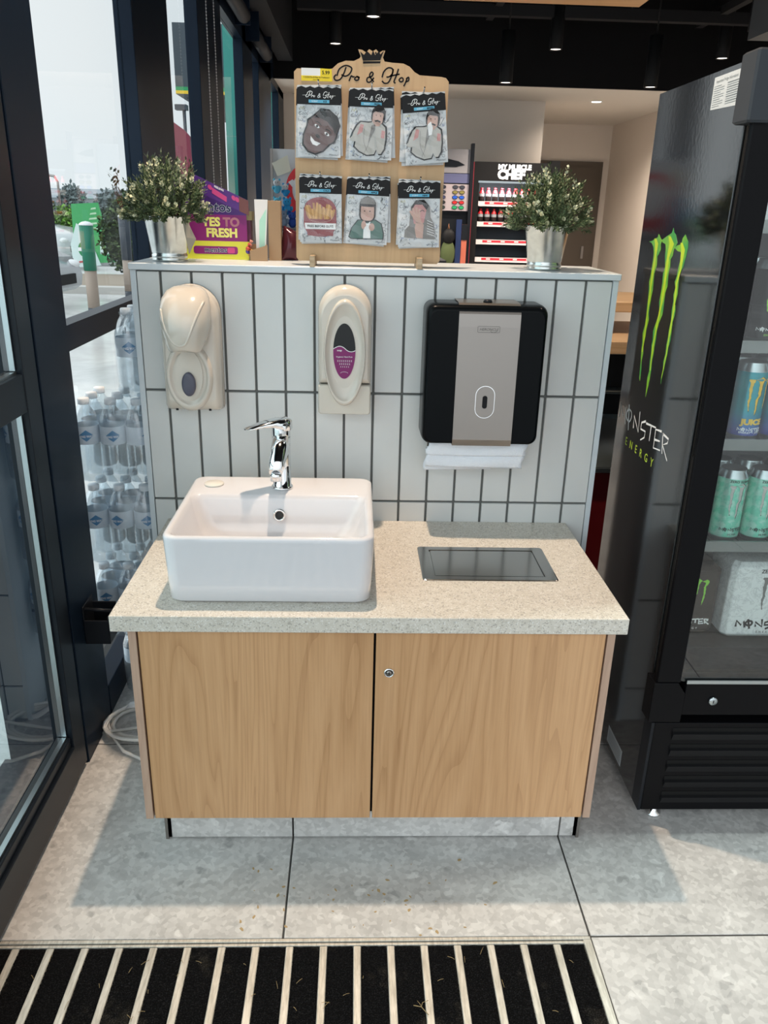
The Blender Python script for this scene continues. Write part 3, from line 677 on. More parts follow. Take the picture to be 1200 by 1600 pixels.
SCRIPT = [[(0.089, 1.746), (0.094, 1.76), (0.109, 1.768), (0.123, 1.763), (0.118, 1.751), (0.108, 1.746), (0.099, 1.749)],
  [(0.11, 1.765), (0.104, 1.75), (0.096, 1.739), (0.086, 1.737), (0.082, 1.743), (0.087, 1.749)],
  [(0.117, 1.736), (0.121, 1.745), (0.123, 1.747), (0.126, 1.745), (0.13, 1.746)],
  [(0.134, 1.746), (0.13, 1.741), (0.134, 1.738), (0.139, 1.74), (0.139, 1.745), (0.134, 1.746), (0.142, 1.744)],
  [(0.175, 1.736), (0.165, 1.748), (0.169, 1.756), (0.173, 1.753), (0.169, 1.747), (0.16, 1.744), (0.159, 1.737), (0.165, 1.735), (0.172, 1.741), (0.175, 1.745)],
  [(0.194, 1.746), (0.198, 1.758), (0.208, 1.766), (0.218, 1.764), (0.218, 1.755), (0.211, 1.748), (0.204, 1.747)],
  [(0.22, 1.764), (0.216, 1.749), (0.209, 1.736), (0.2, 1.734), (0.194, 1.739)],
  [(0.232, 1.765), (0.227, 1.75), (0.222, 1.738), (0.226, 1.735)],
  [(0.212, 1.749), (0.235, 1.754)],
  [(0.239, 1.747), (0.234, 1.742), (0.238, 1.738), (0.243, 1.74), (0.243, 1.745), (0.239, 1.747)],
  [(0.253, 1.747), (0.249, 1.736), (0.245, 1.729)],
  [(0.25, 1.744), (0.256, 1.748), (0.256, 1.741), (0.249, 1.738)]]
CLAWS = [[(-0.046, 1.399), (-0.027, 1.401), (-0.001, 1.408), (0.011, 1.411), (0.014, 1.419), (0.028, 1.411), (0.044, 1.404), (0.037, 1.396), (0.042, 1.383), (0.033, 1.372), (0.026, 1.368), (0.03, 1.346), (0.021, 1.326), (0.023, 1.307), (0.026, 1.288), (0.022, 1.269), (0.021, 1.249), (0.021, 1.23), (0.027, 1.215), (0.02, 1.19), (0.02, 1.174), (0.015, 1.149), (0.021, 1.13), (0.017, 1.109), (0.023, 1.089), (0.025, 1.06), (0.018, 1.067), (0.014, 1.087), (0.012, 1.108), (0.004, 1.135), (0.004, 1.155), (-0.002, 1.179), (0.006, 1.2), (0.006, 1.224), (0.002, 1.247), (0.002, 1.267), (-0.002, 1.286), (-0.007, 1.305), (-0.002, 1.321), (-0.001, 1.34), (-0.0, 1.359), (-0.002, 1.374), (-0.01, 1.387), (-0.025, 1.396)],
  [(0.048, 1.4), (0.043, 1.406), (0.071, 1.415), (0.099, 1.423), (0.104, 1.434), (0.113, 1.424), (0.125, 1.419), (0.142, 1.402), (0.126, 1.387), (0.124, 1.373), (0.114, 1.365), (0.118, 1.348), (0.114, 1.336), (0.115, 1.322), (0.119, 1.304), (0.111, 1.289), (0.112, 1.27), (0.114, 1.248), (0.113, 1.237), (0.098, 1.216), (0.092, 1.196), (0.094, 1.177), (0.091, 1.157), (0.092, 1.142), (0.089, 1.121), (0.092, 1.102), (0.091, 1.082), (0.087, 1.057), (0.08, 1.03), (0.078, 1.051), (0.074, 1.079), (0.08, 1.096), (0.075, 1.119), (0.076, 1.139), (0.071, 1.158), (0.073, 1.174), (0.068, 1.193), (0.079, 1.214), (0.092, 1.242), (0.081, 1.263), (0.084, 1.286), (0.084, 1.308), (0.08, 1.33), (0.087, 1.346), (0.077, 1.371), (0.074, 1.388), (0.068, 1.397)],
  [(0.13, 1.391), (0.139, 1.396), (0.167, 1.401), (0.169, 1.413), (0.181, 1.422), (0.195, 1.412), (0.203, 1.407), (0.207, 1.394), (0.204, 1.377), (0.2, 1.366), (0.196, 1.352), (0.186, 1.341), (0.181, 1.331), (0.184, 1.313), (0.187, 1.292), (0.182, 1.27), (0.189, 1.257), (0.188, 1.242), (0.183, 1.231), (0.184, 1.212), (0.186, 1.187), (0.18, 1.171), (0.18, 1.156), (0.176, 1.137), (0.173, 1.117), (0.167, 1.093), (0.167, 1.081), (0.164, 1.096), (0.168, 1.116), (0.163, 1.134), (0.169, 1.154), (0.166, 1.173), (0.169, 1.192), (0.169, 1.21), (0.172, 1.233), (0.168, 1.254), (0.169, 1.276), (0.164, 1.29), (0.169, 1.305), (0.16, 1.318), (0.167, 1.33), (0.169, 1.347), (0.173, 1.362), (0.177, 1.376), (0.169, 1.384), (0.149, 1.385)]]
MONST = [[(-0.097, 0.935), (-0.097, 0.976), (-0.065, 0.945), (-0.053, 0.973), (-0.04, 0.929)],
  [(-0.026, 0.975), (-0.038, 0.963), (-0.035, 0.948), (-0.012, 0.943), (0.0, 0.957), (-0.005, 0.971), (-0.026, 0.975)],
  [(-0.028, 0.986), (-0.01, 0.92)],
  [(0.026, 0.935), (0.019, 0.968), (0.065, 0.935), (0.058, 0.987)],
  [(0.107, 0.974), (0.08, 0.964), (0.079, 0.947), (0.113, 0.949), (0.112, 0.933), (0.087, 0.92)],
  [(0.111, 0.97), (0.178, 0.976)],
  [(0.147, 0.973), (0.148, 0.934)],
  [(0.218, 0.977), (0.179, 0.972), (0.181, 0.926), (0.225, 0.932)],
  [(0.182, 0.947), (0.215, 0.952)],
  [(0.227, 0.975), (0.239, 0.928)],
  [(0.225, 0.974), (0.265, 0.971), (0.261, 0.96), (0.235, 0.949), (0.275, 0.921)]]
YB = .052
bd = thing('display_board', (.17, .06, CAPZ), 'plywood sticker display board with a crown on top, standing on the partition ledge', 'display stand')
BF = Fr((0, 0, 0))
mb = MB(); mb.poly(BOARD, -YB-.009, -YB, BF, 0, 1); mb.build('board', [M_ply, M_plyedge], bd)
mb = MB()
for s_ in SCRIPT: mb.stroke(s_, .0034, BF, -YB+.0004)
o = mb.build('lettering', M_ink, bd); o['label'] = 'black script lettering'
mb = MB(); mb.poly(CROWN, -YB, -YB+.0006, BF); mb.poly(CROWN2, -YB, -YB+.0006, BF)
for a, z in ((.1585, 1.7955), (.1785, 1.7955)): mb.poly([(a, z+.003), (a+.0022, z), (a, z-.003), (a-.0022, z)], -YB, -YB+.0007, BF)
o = mb.build('crown', M_ink, bd); o['label'] = 'black crown cut-out'
mb = MB(); mb.poly([(.006, 1.734), (.078, 1.734), (.0765, 1.7595), (.05, 1.7605), (.006, 1.7605)], -YB, -YB+.0006, BF, 0)
mb.poly([(.006, 1.734), (.078, 1.734), (.0775, 1.745), (.006, 1.745)], -YB+.0006, -YB+.0008, BF, 1); mb.poly([(.050, 1.745), (.0775, 1.745), (.0765, 1.7595), (.050, 1.7605)], -YB+.0006, -YB+.0008, BF, 1)
mb.text('5.99', .0105, BF.at(.063, 1.7485), -YB+.001, 2, bold=.0002); mb.text('1122334 Pro & Hop Air Fresheners', .0042, BF.at(.041, 1.7405), -YB+.001, 2, bold=.0001); mb.text('Assorted', .0042, BF.at(.041, 1.7355), -YB+.001, 2)
mb.build('price_label', [M_card, mat('yellow_label', (.78, .60, .02), .5), M_ink], bd)
for u0 in (.0255, .288):
    mb = MB(); mb.box(u0, u0+.0125, -.016, .095, CAPZ, CAPZ+.026); mb.build('foot_block', M_plyedge, bd, bevel=.001)
HOOKS = {'a1': (.048, 1.722), 'a2': (.170, 1.720), 'a3': (.290, 1.714), 'b1': (.051, 1.530), 'b2': (.167, 1.529), 'b3': (.289, 1.525)}
for k, (hx, hz) in HOOKS.items():
    mb = MB(); mb.tube([(hx, YB, hz), (hx, -.0, hz+.001), (hx, -.012, hz+.006)], .0017, 8); mb.build('hook', M_chrome, bd)
M_hdr = mat('black_header_card', (.008, .008, .009), .3, spec=.2); M_blue = mat('cyan_strip', (.10, .42, .62), .3)
M_bagw = mat('bag_backing', (.56, .57, .58), .28)
t, b = nodes(M_bagw); v = objco(t)
ln = ramp(t, voro(t, mapping(t, v, (1, .2, 1)), 70, 'Distance', 'DISTANCE_TO_EDGE'), [(.015, (1, 1, 1)), (.05, (0, 0, 0))]); sc_ = ramp(t, noise(t, v, 24, 2), [(.50, (0, 0, 0)), (.58, (.6, .6, .6))])
t.links.new(mixc(t, mixc(t, 1.0, ln, sc_, 'MULTIPLY'), (.60, .61, .62), (.22, .24, .27)), b.inputs['Base Color']); bump(t, b, noise(t, v, 30, 2), .5, .01)
SKIN = mat('print_brown_skin', (.10, .045, .04), .35); SKIN2 = mat('print_light_skin', (.52, .32, .26), .35); HAIR = mat('print_dark_hair', (.018, .016, .016), .35)
SUIT = mat('print_grey_suit', (.42, .41, .38), .35); RED = mat('print_red', (.24, .028, .035), .35); FRY = mat('print_fries', (.45, .22, .05), .35); GREEN = mat('print_green_jacket', (.055, .14, .115), .35); GREYP = mat('print_grey_tone', (.17, .16, .15), .35); PINKP = mat('print_pink', (.50, .22, .21), .35); FADE = mat('doodle_grey', (.10, .11, .13), .5); DBLUE = mat('doodle_blue', (.16, .22, .45), .5); DYEL = mat('doodle_yellow', (.50, .45, .16), .5); FRY2 = mat('print_fries_light', (.62, .34, .10), .35)
PAL = [M_ink, SKIN, SKIN2, HAIR, SUIT, RED, FRY, GREEN, GREYP, PINKP, M_card, FRY2]
def tr(P, cx, cy, a=0, k=1): return [(cx+k*(x*math.cos(a)-y*math.sin(a)), cy+k*(x*math.sin(a)+y*math.cos(a))) for x, y in P]
def art(kind, fr):
    """picture printed on the front packet; u, v measured from the hook point"""
    mb = MB(); z = .0036
    def P(p, mi, dz=0, a=0, c=(0, 0), k=1): mb.poly(tr(p, c[0], c[1], a, k), z, z+.0006+dz, fr, mi)
    if kind in ('a2', 'a3'): fr = fr.at(-.002, -.012)
    if kind == 'b2': fr = fr.at(0, -.008)
    if kind == 'a1':
        c = (.002, -.100); a = -.62
        head = [(0, -.047), (-.018, -.042), (-.028, -.024), (-.032, -.004), (-.037, .006), (-.033, .016), (-.031, .022), (-.026, .040), (-.010, .050), (.012, .049), (.027, .038), (.031, .022), (.034, .016), (.036, .004), (.031, -.006), (.027, -.026), (.016, -.042)]
        P([(x*1.11, y*1.08) for x, y in head], 0, 0, a, c); P(head, 1, .0003, a, c)
        P([(-.030, .018), (-.020, .026), (0, .030), (.020, .026), (.030, .018), (.027, .038), (.012, .049), (-.010, .050), (-.026, .040)], 3, .0006, a, c)
        for ex in (-.014, .014):
            P(ellp(ex, .008, .0065, .0030, 12), 10, .0005, a, c); P(ellp(ex, .008, .0028, .0029, 10), 0, .0007, a, c); mb.stroke(tr([(ex-.008, .014), (ex, .017), (ex+.008, .014)], c[0], c[1], a), .0018, fr, z+.0015, 0)
        P([(-.014, -.018), (0, -.021), (.014, -.017), (.010, -.027), (0, -.030), (-.009, -.026)], 10, .0006, a, c); P(ellp(0, -.008, .006, .004, 12), 3, .0004, a, c)
    elif kind in ('a2', 'a3'):
        dx = 0 if kind == 'a2' else .002
        body = [(-.043, -.094), (-.038, -.082), (-.030, -.068), (-.021, -.060), (-.004, -.061), (.004, -.060), (.007, -.050), (.020, -.052), (.026, -.062), (.036, -.070), (.037, -.082), (.037, -.096), (.034, -.116), (.027, -.127), (.020, -.127), (.0155, -.118), (.011, -.128), (-.006, -.130), (-.024, -.122), (-.035, -.112), (-.033, -.100)]
        P([(x*1.10+dx, (y+.095)*1.08-.095) for x, y in body], 0); P([(x+dx, y) for x, y in body], 4, .0003)
        c = (.019+dx, -.048); a = -.12
        P(ellp(0, .002, .0165, .0235, 22), 0, .0002, a, c); P([(-.013, .008), (-.013, -.010), (-.006, -.020), (.004, -.020), (.011, -.011), (.012, .008), (0, .014)], 2, .0005, a, c)
        P([(-.014, .004), (-.015, .014), (-.006, .023), (.008, .023), (.016, .014), (.014, .002), (.010, .010), (0, .010), (-.009, .011)], 3, .0008, a, c)
        P([(-.008, -.009), (0, -.006), (.008, -.009), (.005, -.0115), (0, -.0095), (-.005, -.0115)], 3, .0009, a, c)
        for ex in (-.005, .005): P(ellp(ex, .003, .0015, .0010, 8), 3, .0009, a, c)
        P([(.004+dx, -.066), (.012+dx, -.064), (.013+dx, -.074), (-.004+dx, -.106)], 8, .0005)
        mb.stroke([(-.012+dx, -.068), (-.014+dx, -.100), (-.004+dx, -.125)], .0008, fr, z+.0012, 8); mb.stroke([(.004+dx, -.070), (.0+dx, -.1), (-.012+dx, -.126)], .0008, fr, z+.0012, 8)
        P([(-.030+dx, -.088), (-.022+dx, -.064), (-.014+dx, -.066), (-.018+dx, -.082)], 9, .0006); P([(.026+dx, -.092), (.028+dx, -.076), (.036+dx, -.078), (.034+dx, -.094)], 9, .0006); P(ellp(-.036+dx, -.096, .010, .006, 12), 4, .0005)
        if kind == 'a3': P([(.008, -.056), (.016, -.050), (.020, -.064), (.017, -.078), (.009, -.080)], 10, .0011)  # white patch paints glare over the figure's face and neck
    elif kind == 'b1':
        P(rrect(-.041, .038, -.138, -.050, .030, 7), 5); P(ellp(-.002, -.078, .036, .030, 26), 5, .0002)
        rr2 = random.Random(5)
        for i in range(15):
            x = -.033+.0046*i; h = rr2.uniform(.020, .036)*(1-abs(i-7)*.03); P([(-.0026, -.016), (.0026, -.016), (.0026, h-.012), (-.0026, h-.010)], 11 if i % 2 else 6, .0004+.00006*(i % 3), rr2.uniform(-.18, .18)-(i-7)*.02, (x, -.082))
        P([(-.036, -.104)]+ellp(-.001, -.090, .032, .014, 14, PI, 2*PI)+[(.034, -.104), (.030, -.136), (-.032, -.136)], 5, .0009)
        mb.stroke([(-.031, -.094)]+ellp(-.001, -.093, .030, .012, 10, PI, 2*PI), .0007, fr, z+.0018, 2)
        P([(-.039, -.107), (.037, -.107), (.036, -.121), (-.037, -.121)], 10, .0012); mb.text('FRIES BEFORE GUYS', .0072, fr.at(-.001, -.1166), z+.0022, 0, bold=.0002)
    elif kind == 'b2':
        body = [(-.042, -.128), (-.036, -.108), (-.022, -.090), (.020, -.088), (.034, -.096), (.040, -.116), (.040, -.130), (-.036, -.132)]
        P([(x*1.06, (y+.11)*1.07-.11) for x, y in body], 0); P(body, 7, .0003)
        P(rrect(-.020, .020, -.094, -.036, .018, 6), 3, .0003); P(rrect(-.016, .016, -.090, -.050, .012, 6), 2, .0006)
        P([(-.018, -.052), (.018, -.052), (.017, -.042), (0, -.034), (-.017, -.042)], 8, .0008); P([(-.014, -.058), (.014, -.058), (.016, -.052), (-.016, -.052)], 3, .0007)
        P([(-.008, -.096), (.008, -.096), (.010, -.130), (-.008, -.131)], 10, .0005)
        for ex in (-.007, .006): P(ellp(ex, -.068, .0018, .0014, 8), 0, .0010)
        mb.stroke([(-.005, -.080), (.004, -.080)], .0010, fr, z+.0018, 9, False)
        P(ellp(-.008, -.100, .006, .010, 12), 2, .0009); P(ellp(.012, -.104, .007, .009, 12), 2, .0009); mb.stroke([(-.006, -.108), (.008, -.092)], .0022, fr, z+.0020, 10, False)
    else:
        body = [(-.036, -.130), (-.034, -.112), (-.024, -.102), (-.020, -.060), (-.006, -.044), (.012, -.044), (.026, -.058), (.028, -.082), (.036, -.096), (.040, -.134)]
        P(body, 8); P([(-.012, -.098), (-.018, -.070), (-.010, -.050), (.010, -.050), (.018, -.066), (.012, -.096)], 9, .0004)
        P([(-.020, -.060), (-.008, -.044), (.012, -.043), (.024, -.056), (.018, -.066), (.008, -.054), (-.010, -.054), (-.018, -.066)], 3, .0006)
        P([(-.006, -.130), (.010, -.132), (.012, -.100), (.006, -.092), (-.008, -.094), (-.010, -.110)], 2, .0008)
        for i, (fx, fy) in enumerate(((-.022, -.068), (-.015, -.062), (-.007, -.060), (.001, -.064))): mb.stroke([(-.002+i*.002, -.096), ((-.002+i*.002+fx)/2-.002, -.080), (fx, fy)], .0052, fr, z+.0014+i*.0001, 2)
        for i in range(6): mb.stroke([(.020, -.090-i*.006), (.034+.001*i, -.096-i*.006)], .0010, fr, z+.0012, 10, False)
        mb.stroke([(.002, -.070), (.008, -.067), (.013, -.070)], .0015, fr, z+.0018, 3)
    return mb
def script_small(mb, fr, w, mi):
    for s_ in SCRIPT: mb.stroke([((x-.1665)*.36, (z-1.745)*.40) for x, z in s_], .0012, fr, w, mi)
    mb.stroke([(-.038, .0005), (-.029, .0005)], .0005, fr, w, mi, False); mb.stroke([(.029, .0005), (.038, .0005)], .0005, fr, w, mi, False)
ARTLAB = {'a1': 'a smiling tilted head', 'a2': 'a moustached man in pale suit', 'a3': 'a pale-suited figure under painted glare', 'b1': 'a red carton of fries', 'b2': 'a child in green jacket', 'b3': 'a hand-covered face'}
POS = {'a1': 'upper left hook', 'a2': 'upper middle hook', 'a3': 'upper right hook', 'b1': 'lower left hook', 'b2': 'lower middle hook', 'b3': 'lower right hook'}
def packet(k, w_, ang, dx=0, dy=0, front=True, which=0):
    hx, hz = HOOKS[k]
    lab = ('packet printed with %s, frontmost on the %s' % (ARTLAB[k], POS[k])) if front else ('%s packet from the front on the %s, mostly hidden' % (('second', 'third')[which], POS[k]))
    fr = Fr(FRONT(hx+dx, hz+dy, w_)).rot(ang)
    t_ = thing('air_freshener_packet', tuple(FRONT(hx, hz, w_)), lab, 'air freshener packet', 'air freshener packets on the display board')
    W_ = .0505; zig = [(-W_, 0)]+[(-W_+2*W_*i/10, -.0045+(.0022 if i % 2 else -.0008)) for i in range(11)]+[(W_, 0)]
    mb = MB(); mb.poly([(-W_, -.152), (W_, -.152), (W_, -.001), (-W_, -.001)], 0, .0016, fr); bag = mb.build('bag', M_bagw, t_)
    mb = MB(); mb.poly([(-W_-.0004, -.040), (W_+.0004, -.040)]+[(-W_+2*W_*i/10, -.0045+(.0024 if i % 2 else -.0010)) for i in range(10, -1, -1)], .0016, .0030, fr); hd = mb.build('header_card', M_hdr, t_)
    if front:
        mb = MB(); script_small(mb, fr.at(0, -.0215), .0034, 0); mb.build('header_print', M_inkw, hd)
        mb = MB(); mb.poly([(-.024, -.0365), (.024, -.0365), (.024, -.0300), (-.024, -.0300)], .0030, .0034, fr, 0); mb.text('SCENT', .0048, fr.at(-.010, -.035), .0036, 1); mb.text({'a1': 'ICE', 'a2': 'FRESH', 'a3': 'BERRY', 'b1': 'COLA', 'b2': 'APPLE', 'b3': 'NEW'}[k], .0055, fr.at(.014, -.0353), .0036, 2, bold=.0002); mb.build('scent_strip', [M_blue, M_inkw, M_ink], hd)
        mb = MB(); r = random.Random(k)
        mb.text('Cool', .011, fr.at(-.038, -.062), .0022, 0, shear=.3); mb.text('Street', .0075, fr.at(.004, -.050), .0022, 0, shear=.3)
        mb.text('Missouri', .0065, fr.at(.034, -.148), .0022, 0, shear=.2); mb.stroke([(-.046, -.050), (-.042, -.045), (-.040, -.050), (-.036, -.044), (-.034, -.051)], .0009, fr, .0022, 2)
        for q in range(46):
            side = r.random(); x = r.uniform(-.047, -.030) if side < .4 else (r.uniform(.030, .047) if side < .75 else r.uniform(-.045, .045)); y = r.uniform(-.148, -.045) if side < .75 else r.uniform(-.150, -.128)
            s_ = r.uniform(.002, .0055); P = [(x+r.uniform(-s_, s_), y+r.uniform(-s_, s_)) for _ in range(5)]; mb.stroke(P, .0006, fr, .0022, 0 if r.random() < .8 else 1)
        mb.stroke([(.031, -.066), (.035, -.072), (.046, -.056)], .0012, fr, .0022, 0); mb.stroke(ellp(.040, -.106, .0055, .0055, 14)+[(.0455, -.106)], .0006, fr, .0022, 0, False)
        mb.build('doodle_print', [FADE, DBLUE, DYEL], bag)
        art(k, fr).build('picture', PAL, t_)
        # loose clear film with creases over the lower part
        V = []; F = []; nx, ny = 14, 20; r = random.Random(k+'f')
        ph = [r.uniform(0, 6) for _ in range(4)]
        for j in range(ny+1):
            for i in range(nx+1):
                u = -W_+2*W_*i/nx; v_ = -.0405-(.1115)*j/ny; e = min(1, min(i, nx-i)/2)*min(1, min(j, ny-j)/2)
                V.append(fr(u, v_, .0075+e*(.0030+.0014*math.sin(u*160+ph[0]+v_*60)+.0012*math.sin(v_*190+ph[1]+u*90))))
        for j in range(ny):
            for i in range(nx): a = j*(nx+1)+i; F.append((a, a+nx+1, a+nx+2, a+1))
        mb = MB(); mb.add(V, F, 0, True); mb.build('clear_film', M_film, t_)
ANG = {'a1': (0, .03, -.03), 'a2': (-.01, .05, -.05), 'a3': (.10, -.01, .05), 'b1': (0, -.04, .03), 'b2': (-.03, .03, -.06), 'b3': (.02, -.02, .05)}
for k in HOOKS:
    a = ANG[k]; packet(k, -.028, a[0]); packet(k, -.034, a[1], .001, .003, False, 0); packet(k, -.040, a[2], -.002, -.003, False, 1)

# ============================================================ POTTED PLANTS
M_leaf = mat('dark_leaf', (.045, .075, .028), .55); M_leaf2 = mat('grey_green_leaf', (.13, .18, .085), .6); M_leaf3 = mat('pale_flower_tip', (.55, .57, .40), .6); M_stem = mat('plant_stem', (.06, .075, .03), .7)
def plant(name, cx, cy, label, r_, h, seed, tagp=False, sq=1.0):
    t_ = thing(name, (cx, cy, CAPZ), label, 'potted plant', 'potted plants on the partition ledge')
    mb = MB(); z = CAPZ
    pr = [(.043, 0), (.0455, .001), (.0460, .005), (.0445, .008), (.0460, .011), (.0460, .015), (.0440, .018), (.0455, .022), (.0585, .104), (.0600, .105), (.0600, .1075), (.0580, .1075), (.0560, .102), (.050, .085), (.0001, .085)]
    mb.lathe([(a*.96, b_) for a, b_ in pr], c=(cx, cy, z), n=44); p_ = mb.build('pot', M_galv, t_)
    mb = MB(); mb.lathe([(.05, .086), (.03, .092), (.0001, .094)], c=(cx, cy, z), n=20, cap0=False); mb.build('soil', mat('soil', (.03, .022, .015), .9), t_)
    r = random.Random(seed); mb = MB(); st = MB(); c0 = Vector((cx, cy, z+.100))
    for s_ in range(300):
        az = r.uniform(0, 2*PI); el = math.asin(r.uniform(-.06, 1)) ; R = r.uniform(.72, 1.04)
        d = Vector((math.cos(az)*math.cos(el), math.sin(az)*math.cos(el), math.sin(el)))
        tip = c0+Vector((d.x*r_, d.y*r_, d.z*h))*R+Vector((0, 0, .004))
        b0 = c0+Vector((d.x*.028, d.y*.028, -.012)); mid = (b0+tip)/2+Vector((d.x*.012, d.y*.012, .006))
        if s_ % 2 == 0: st.tube([b0, mid, tip], [.0012, .001, .0006], 4)
        pale = r.random() < .22; n = r.randint(13, 19); ax = (tip-mid).normalized()
        sd_ = ax.orthogonal().normalized(); sd2_ = ax.cross(sd_)
        for q in range(n):
            k = q/(n-1); p0 = mid.lerp(tip, .15+.85*k); a = q*2.4+r.uniform(-.3, .3); out_ = sd_*math.cos(a)+sd2_*math.sin(a)
            dirn = (out_*(1.0-.35*k)+ax*(.55+.6*k)).normalized(); L = r.uniform(.009, .0150)*(1-.12*k); W_ = L*r.uniform(.15, .22)
            wv = dirn.cross(ax).normalized()*W_; nm = dirn.cross(wv).normalized()*.0008
            mi = 2 if (pale and k > .62) else (1 if r.random() < .42 else 0)
            if mi == 2: wv *= 2.0; L *= .8
            a1 = p0; m1 = p0+dirn*L*.55; e1 = p0+dirn*L
            mb.add([a1, m1+wv+nm, e1, m1-wv+nm], [(0, 1, 2), (0, 2, 3)], mi, False)
    mb.build('foliage', [M_leaf, M_leaf2, M_leaf3], t_); st.build('stems', M_stem, t_)
    if tagp:
        mb = MB(); V = [(cx+.046, cy-.05, z+.108), (cx+.058, cy-.058, z+.104), (cx+.078, cy-.052, z+.056), (cx+.060, cy-.056, z+.020), (cx+.057, cy-.064, z+.060)]
        mb.add(V, [(0, 1, 4), (1, 2, 4), (2, 3, 4), (0, 4, 3)], 0); o = mb.build('swing_tag', mat('crumpled_tag', (.33, .29, .23), .6), t_); so = o.modifiers.new('s', 'SOLIDIFY'); so.thickness = .0008; o['label'] = 'crumpled grey-brown swing tag'
plant('potted_plant', -.333, .085, 'bushy plant in steel pot at left end of the ledge, purple box behind it', .112, .150, 11, True)
plant('potted_plant', .622, .085, 'bushy plant in steel pot at right end of the ledge, before the lit chiller', .114, .146, 23)

# ============================================================ SWEETS DISPLAY BOX AND CARTONS on the ledge
mx = thing('sweets_display_box', (-.22, .20, CAPZ), 'purple and yellow cardboard sweets display box behind the left plant', 'display box')
Y0 = .205; F2 = Fr((0, Y0, 0))
PU = mat('box_purple', (.085, .022, .22), .4); MG = mat('box_magenta', (.24, .012, .17), .4); YE = mat('box_yellow', (.68, .70, .06), .4); YT = mat('print_pale_yellow', (.80, .78, .22), .4); TN = mat('print_dusty_pink', (.42, .17, .22), .4); NV = mat('print_navy', (.02, .025, .12), .4); PK = mat('print_hot_pink', (.60, .06, .25), .4)
bz = CAPZ
mb = MB(); mb.poly([(-.340, bz), (-.146, bz), (-.146, bz+.052), (-.152, bz+.060), (-.152, bz+.128), (-.147, bz+.140), (-.34, bz+.20)], -.0001, .0, F2, 0)
mb = MB(); mb.box(-.340, -.150, Y0, Y0+.05, bz, bz+.128, 0)
mb.poly([(-.340, bz+.112), (-.152, bz+.112), (-.146, bz+.132), (-.262, bz+.190), (-.340, bz+.205)], -.004, .001, F2, 1)
mb.poly([(-.340, bz+.046), (-.152, bz+.046), (-.152, bz+.112), (-.340, bz+.112)], 0, .001, F2, 2)
mb.poly([(-.340, bz), (-.146, bz), (-.147, bz+.046), (-.340, bz+.046)], 0, .001, F2, 3)
mb.build('carton', [mat('box_maroon', (.10, .01, .05), .5), PU, MG, YE], mx)
mb = MB(); F3 = Fr((-.262, Y0-.004, bz+.194), (.112, 0, -.046)); L = .126
mb.poly([(-.03, -.034), (L, -.034), (L, .002), (-.03, .006)], -.003, .001, F3, 0); mb.poly([(.025, -.020), (.065, -.026), (.066, -.013), (.026, -.006)], .001, .0015, F3, 1)
for a in (.020, .085, .095): mb.poly(ellp(a, -.008, .006, .006, 10), .001, .0016, F3, 1)
mb.text('FEELING', .007, F3.at(.045, -.003), .0018, 3, bold=.0003); mb.poly([(.100, -.034), (L, -.034), (L, .002), (.100, .002)], .001, .002, F3, 2)
mb.build('slanted_header', [PU, PK, mat('print_brown_wood', (.16, .06, .06), .5), M_inkw], mx)
mb = MB(); mb.box(-.152, -.138, Y0-.002, Y0+.05, bz+.10, bz+.122, 0); mb.box(-.150, -.143, Y0+.004, Y0+.05, bz+.05, bz+.10, 1); mb.build('side_flap', [mat('box_olive', (.20, .17, .08), .6), mat('box_maroon', (.10, .01, .05), .5)], mx)
mb = MB()
mb.text('mentos', .033, F2.at(-.192, bz+.120), .0016, 0, 'RIGHT', bold=.0015, sp=1.05); mb.text('mentos', .033, F2.at(-.192, bz+.120), .0022, 1, 'RIGHT', bold=.0005, sp=1.05)
mb.text('YES', .030, F2.at(-.222, bz+.084), .0016, 2, 'RIGHT', bold=.0014); mb.text('TO', .030, F2.at(-.214, bz+.084), .0016, 3, 'LEFT', bold=.0014); mb.text('FRESH', .030, F2.at(-.177, bz+.057), .0016, 2, 'RIGHT', bold=.0014)
mb.poly(rrect(-.295, -.178, bz+.013, bz+.033, .006, 4), .001, .0016, F2, 4)
mb.text('mentos', .019, F2.at(-.2065, bz+.0180), .0019, 0, 'RIGHT', bold=.0008, sp=1.05); mb.text('mentos', .019, F2.at(-.2065, bz+.0180), .0023, 1, 'RIGHT', bold=.0003, sp=1.05); mb.poly(rrect(-.205, -.186, bz+.016, bz+.030, .003, 3), .0016, .002, F2, 5)
mb.build('box_print', [M_inkw, NV, YT, TN, MG, PK], mx)
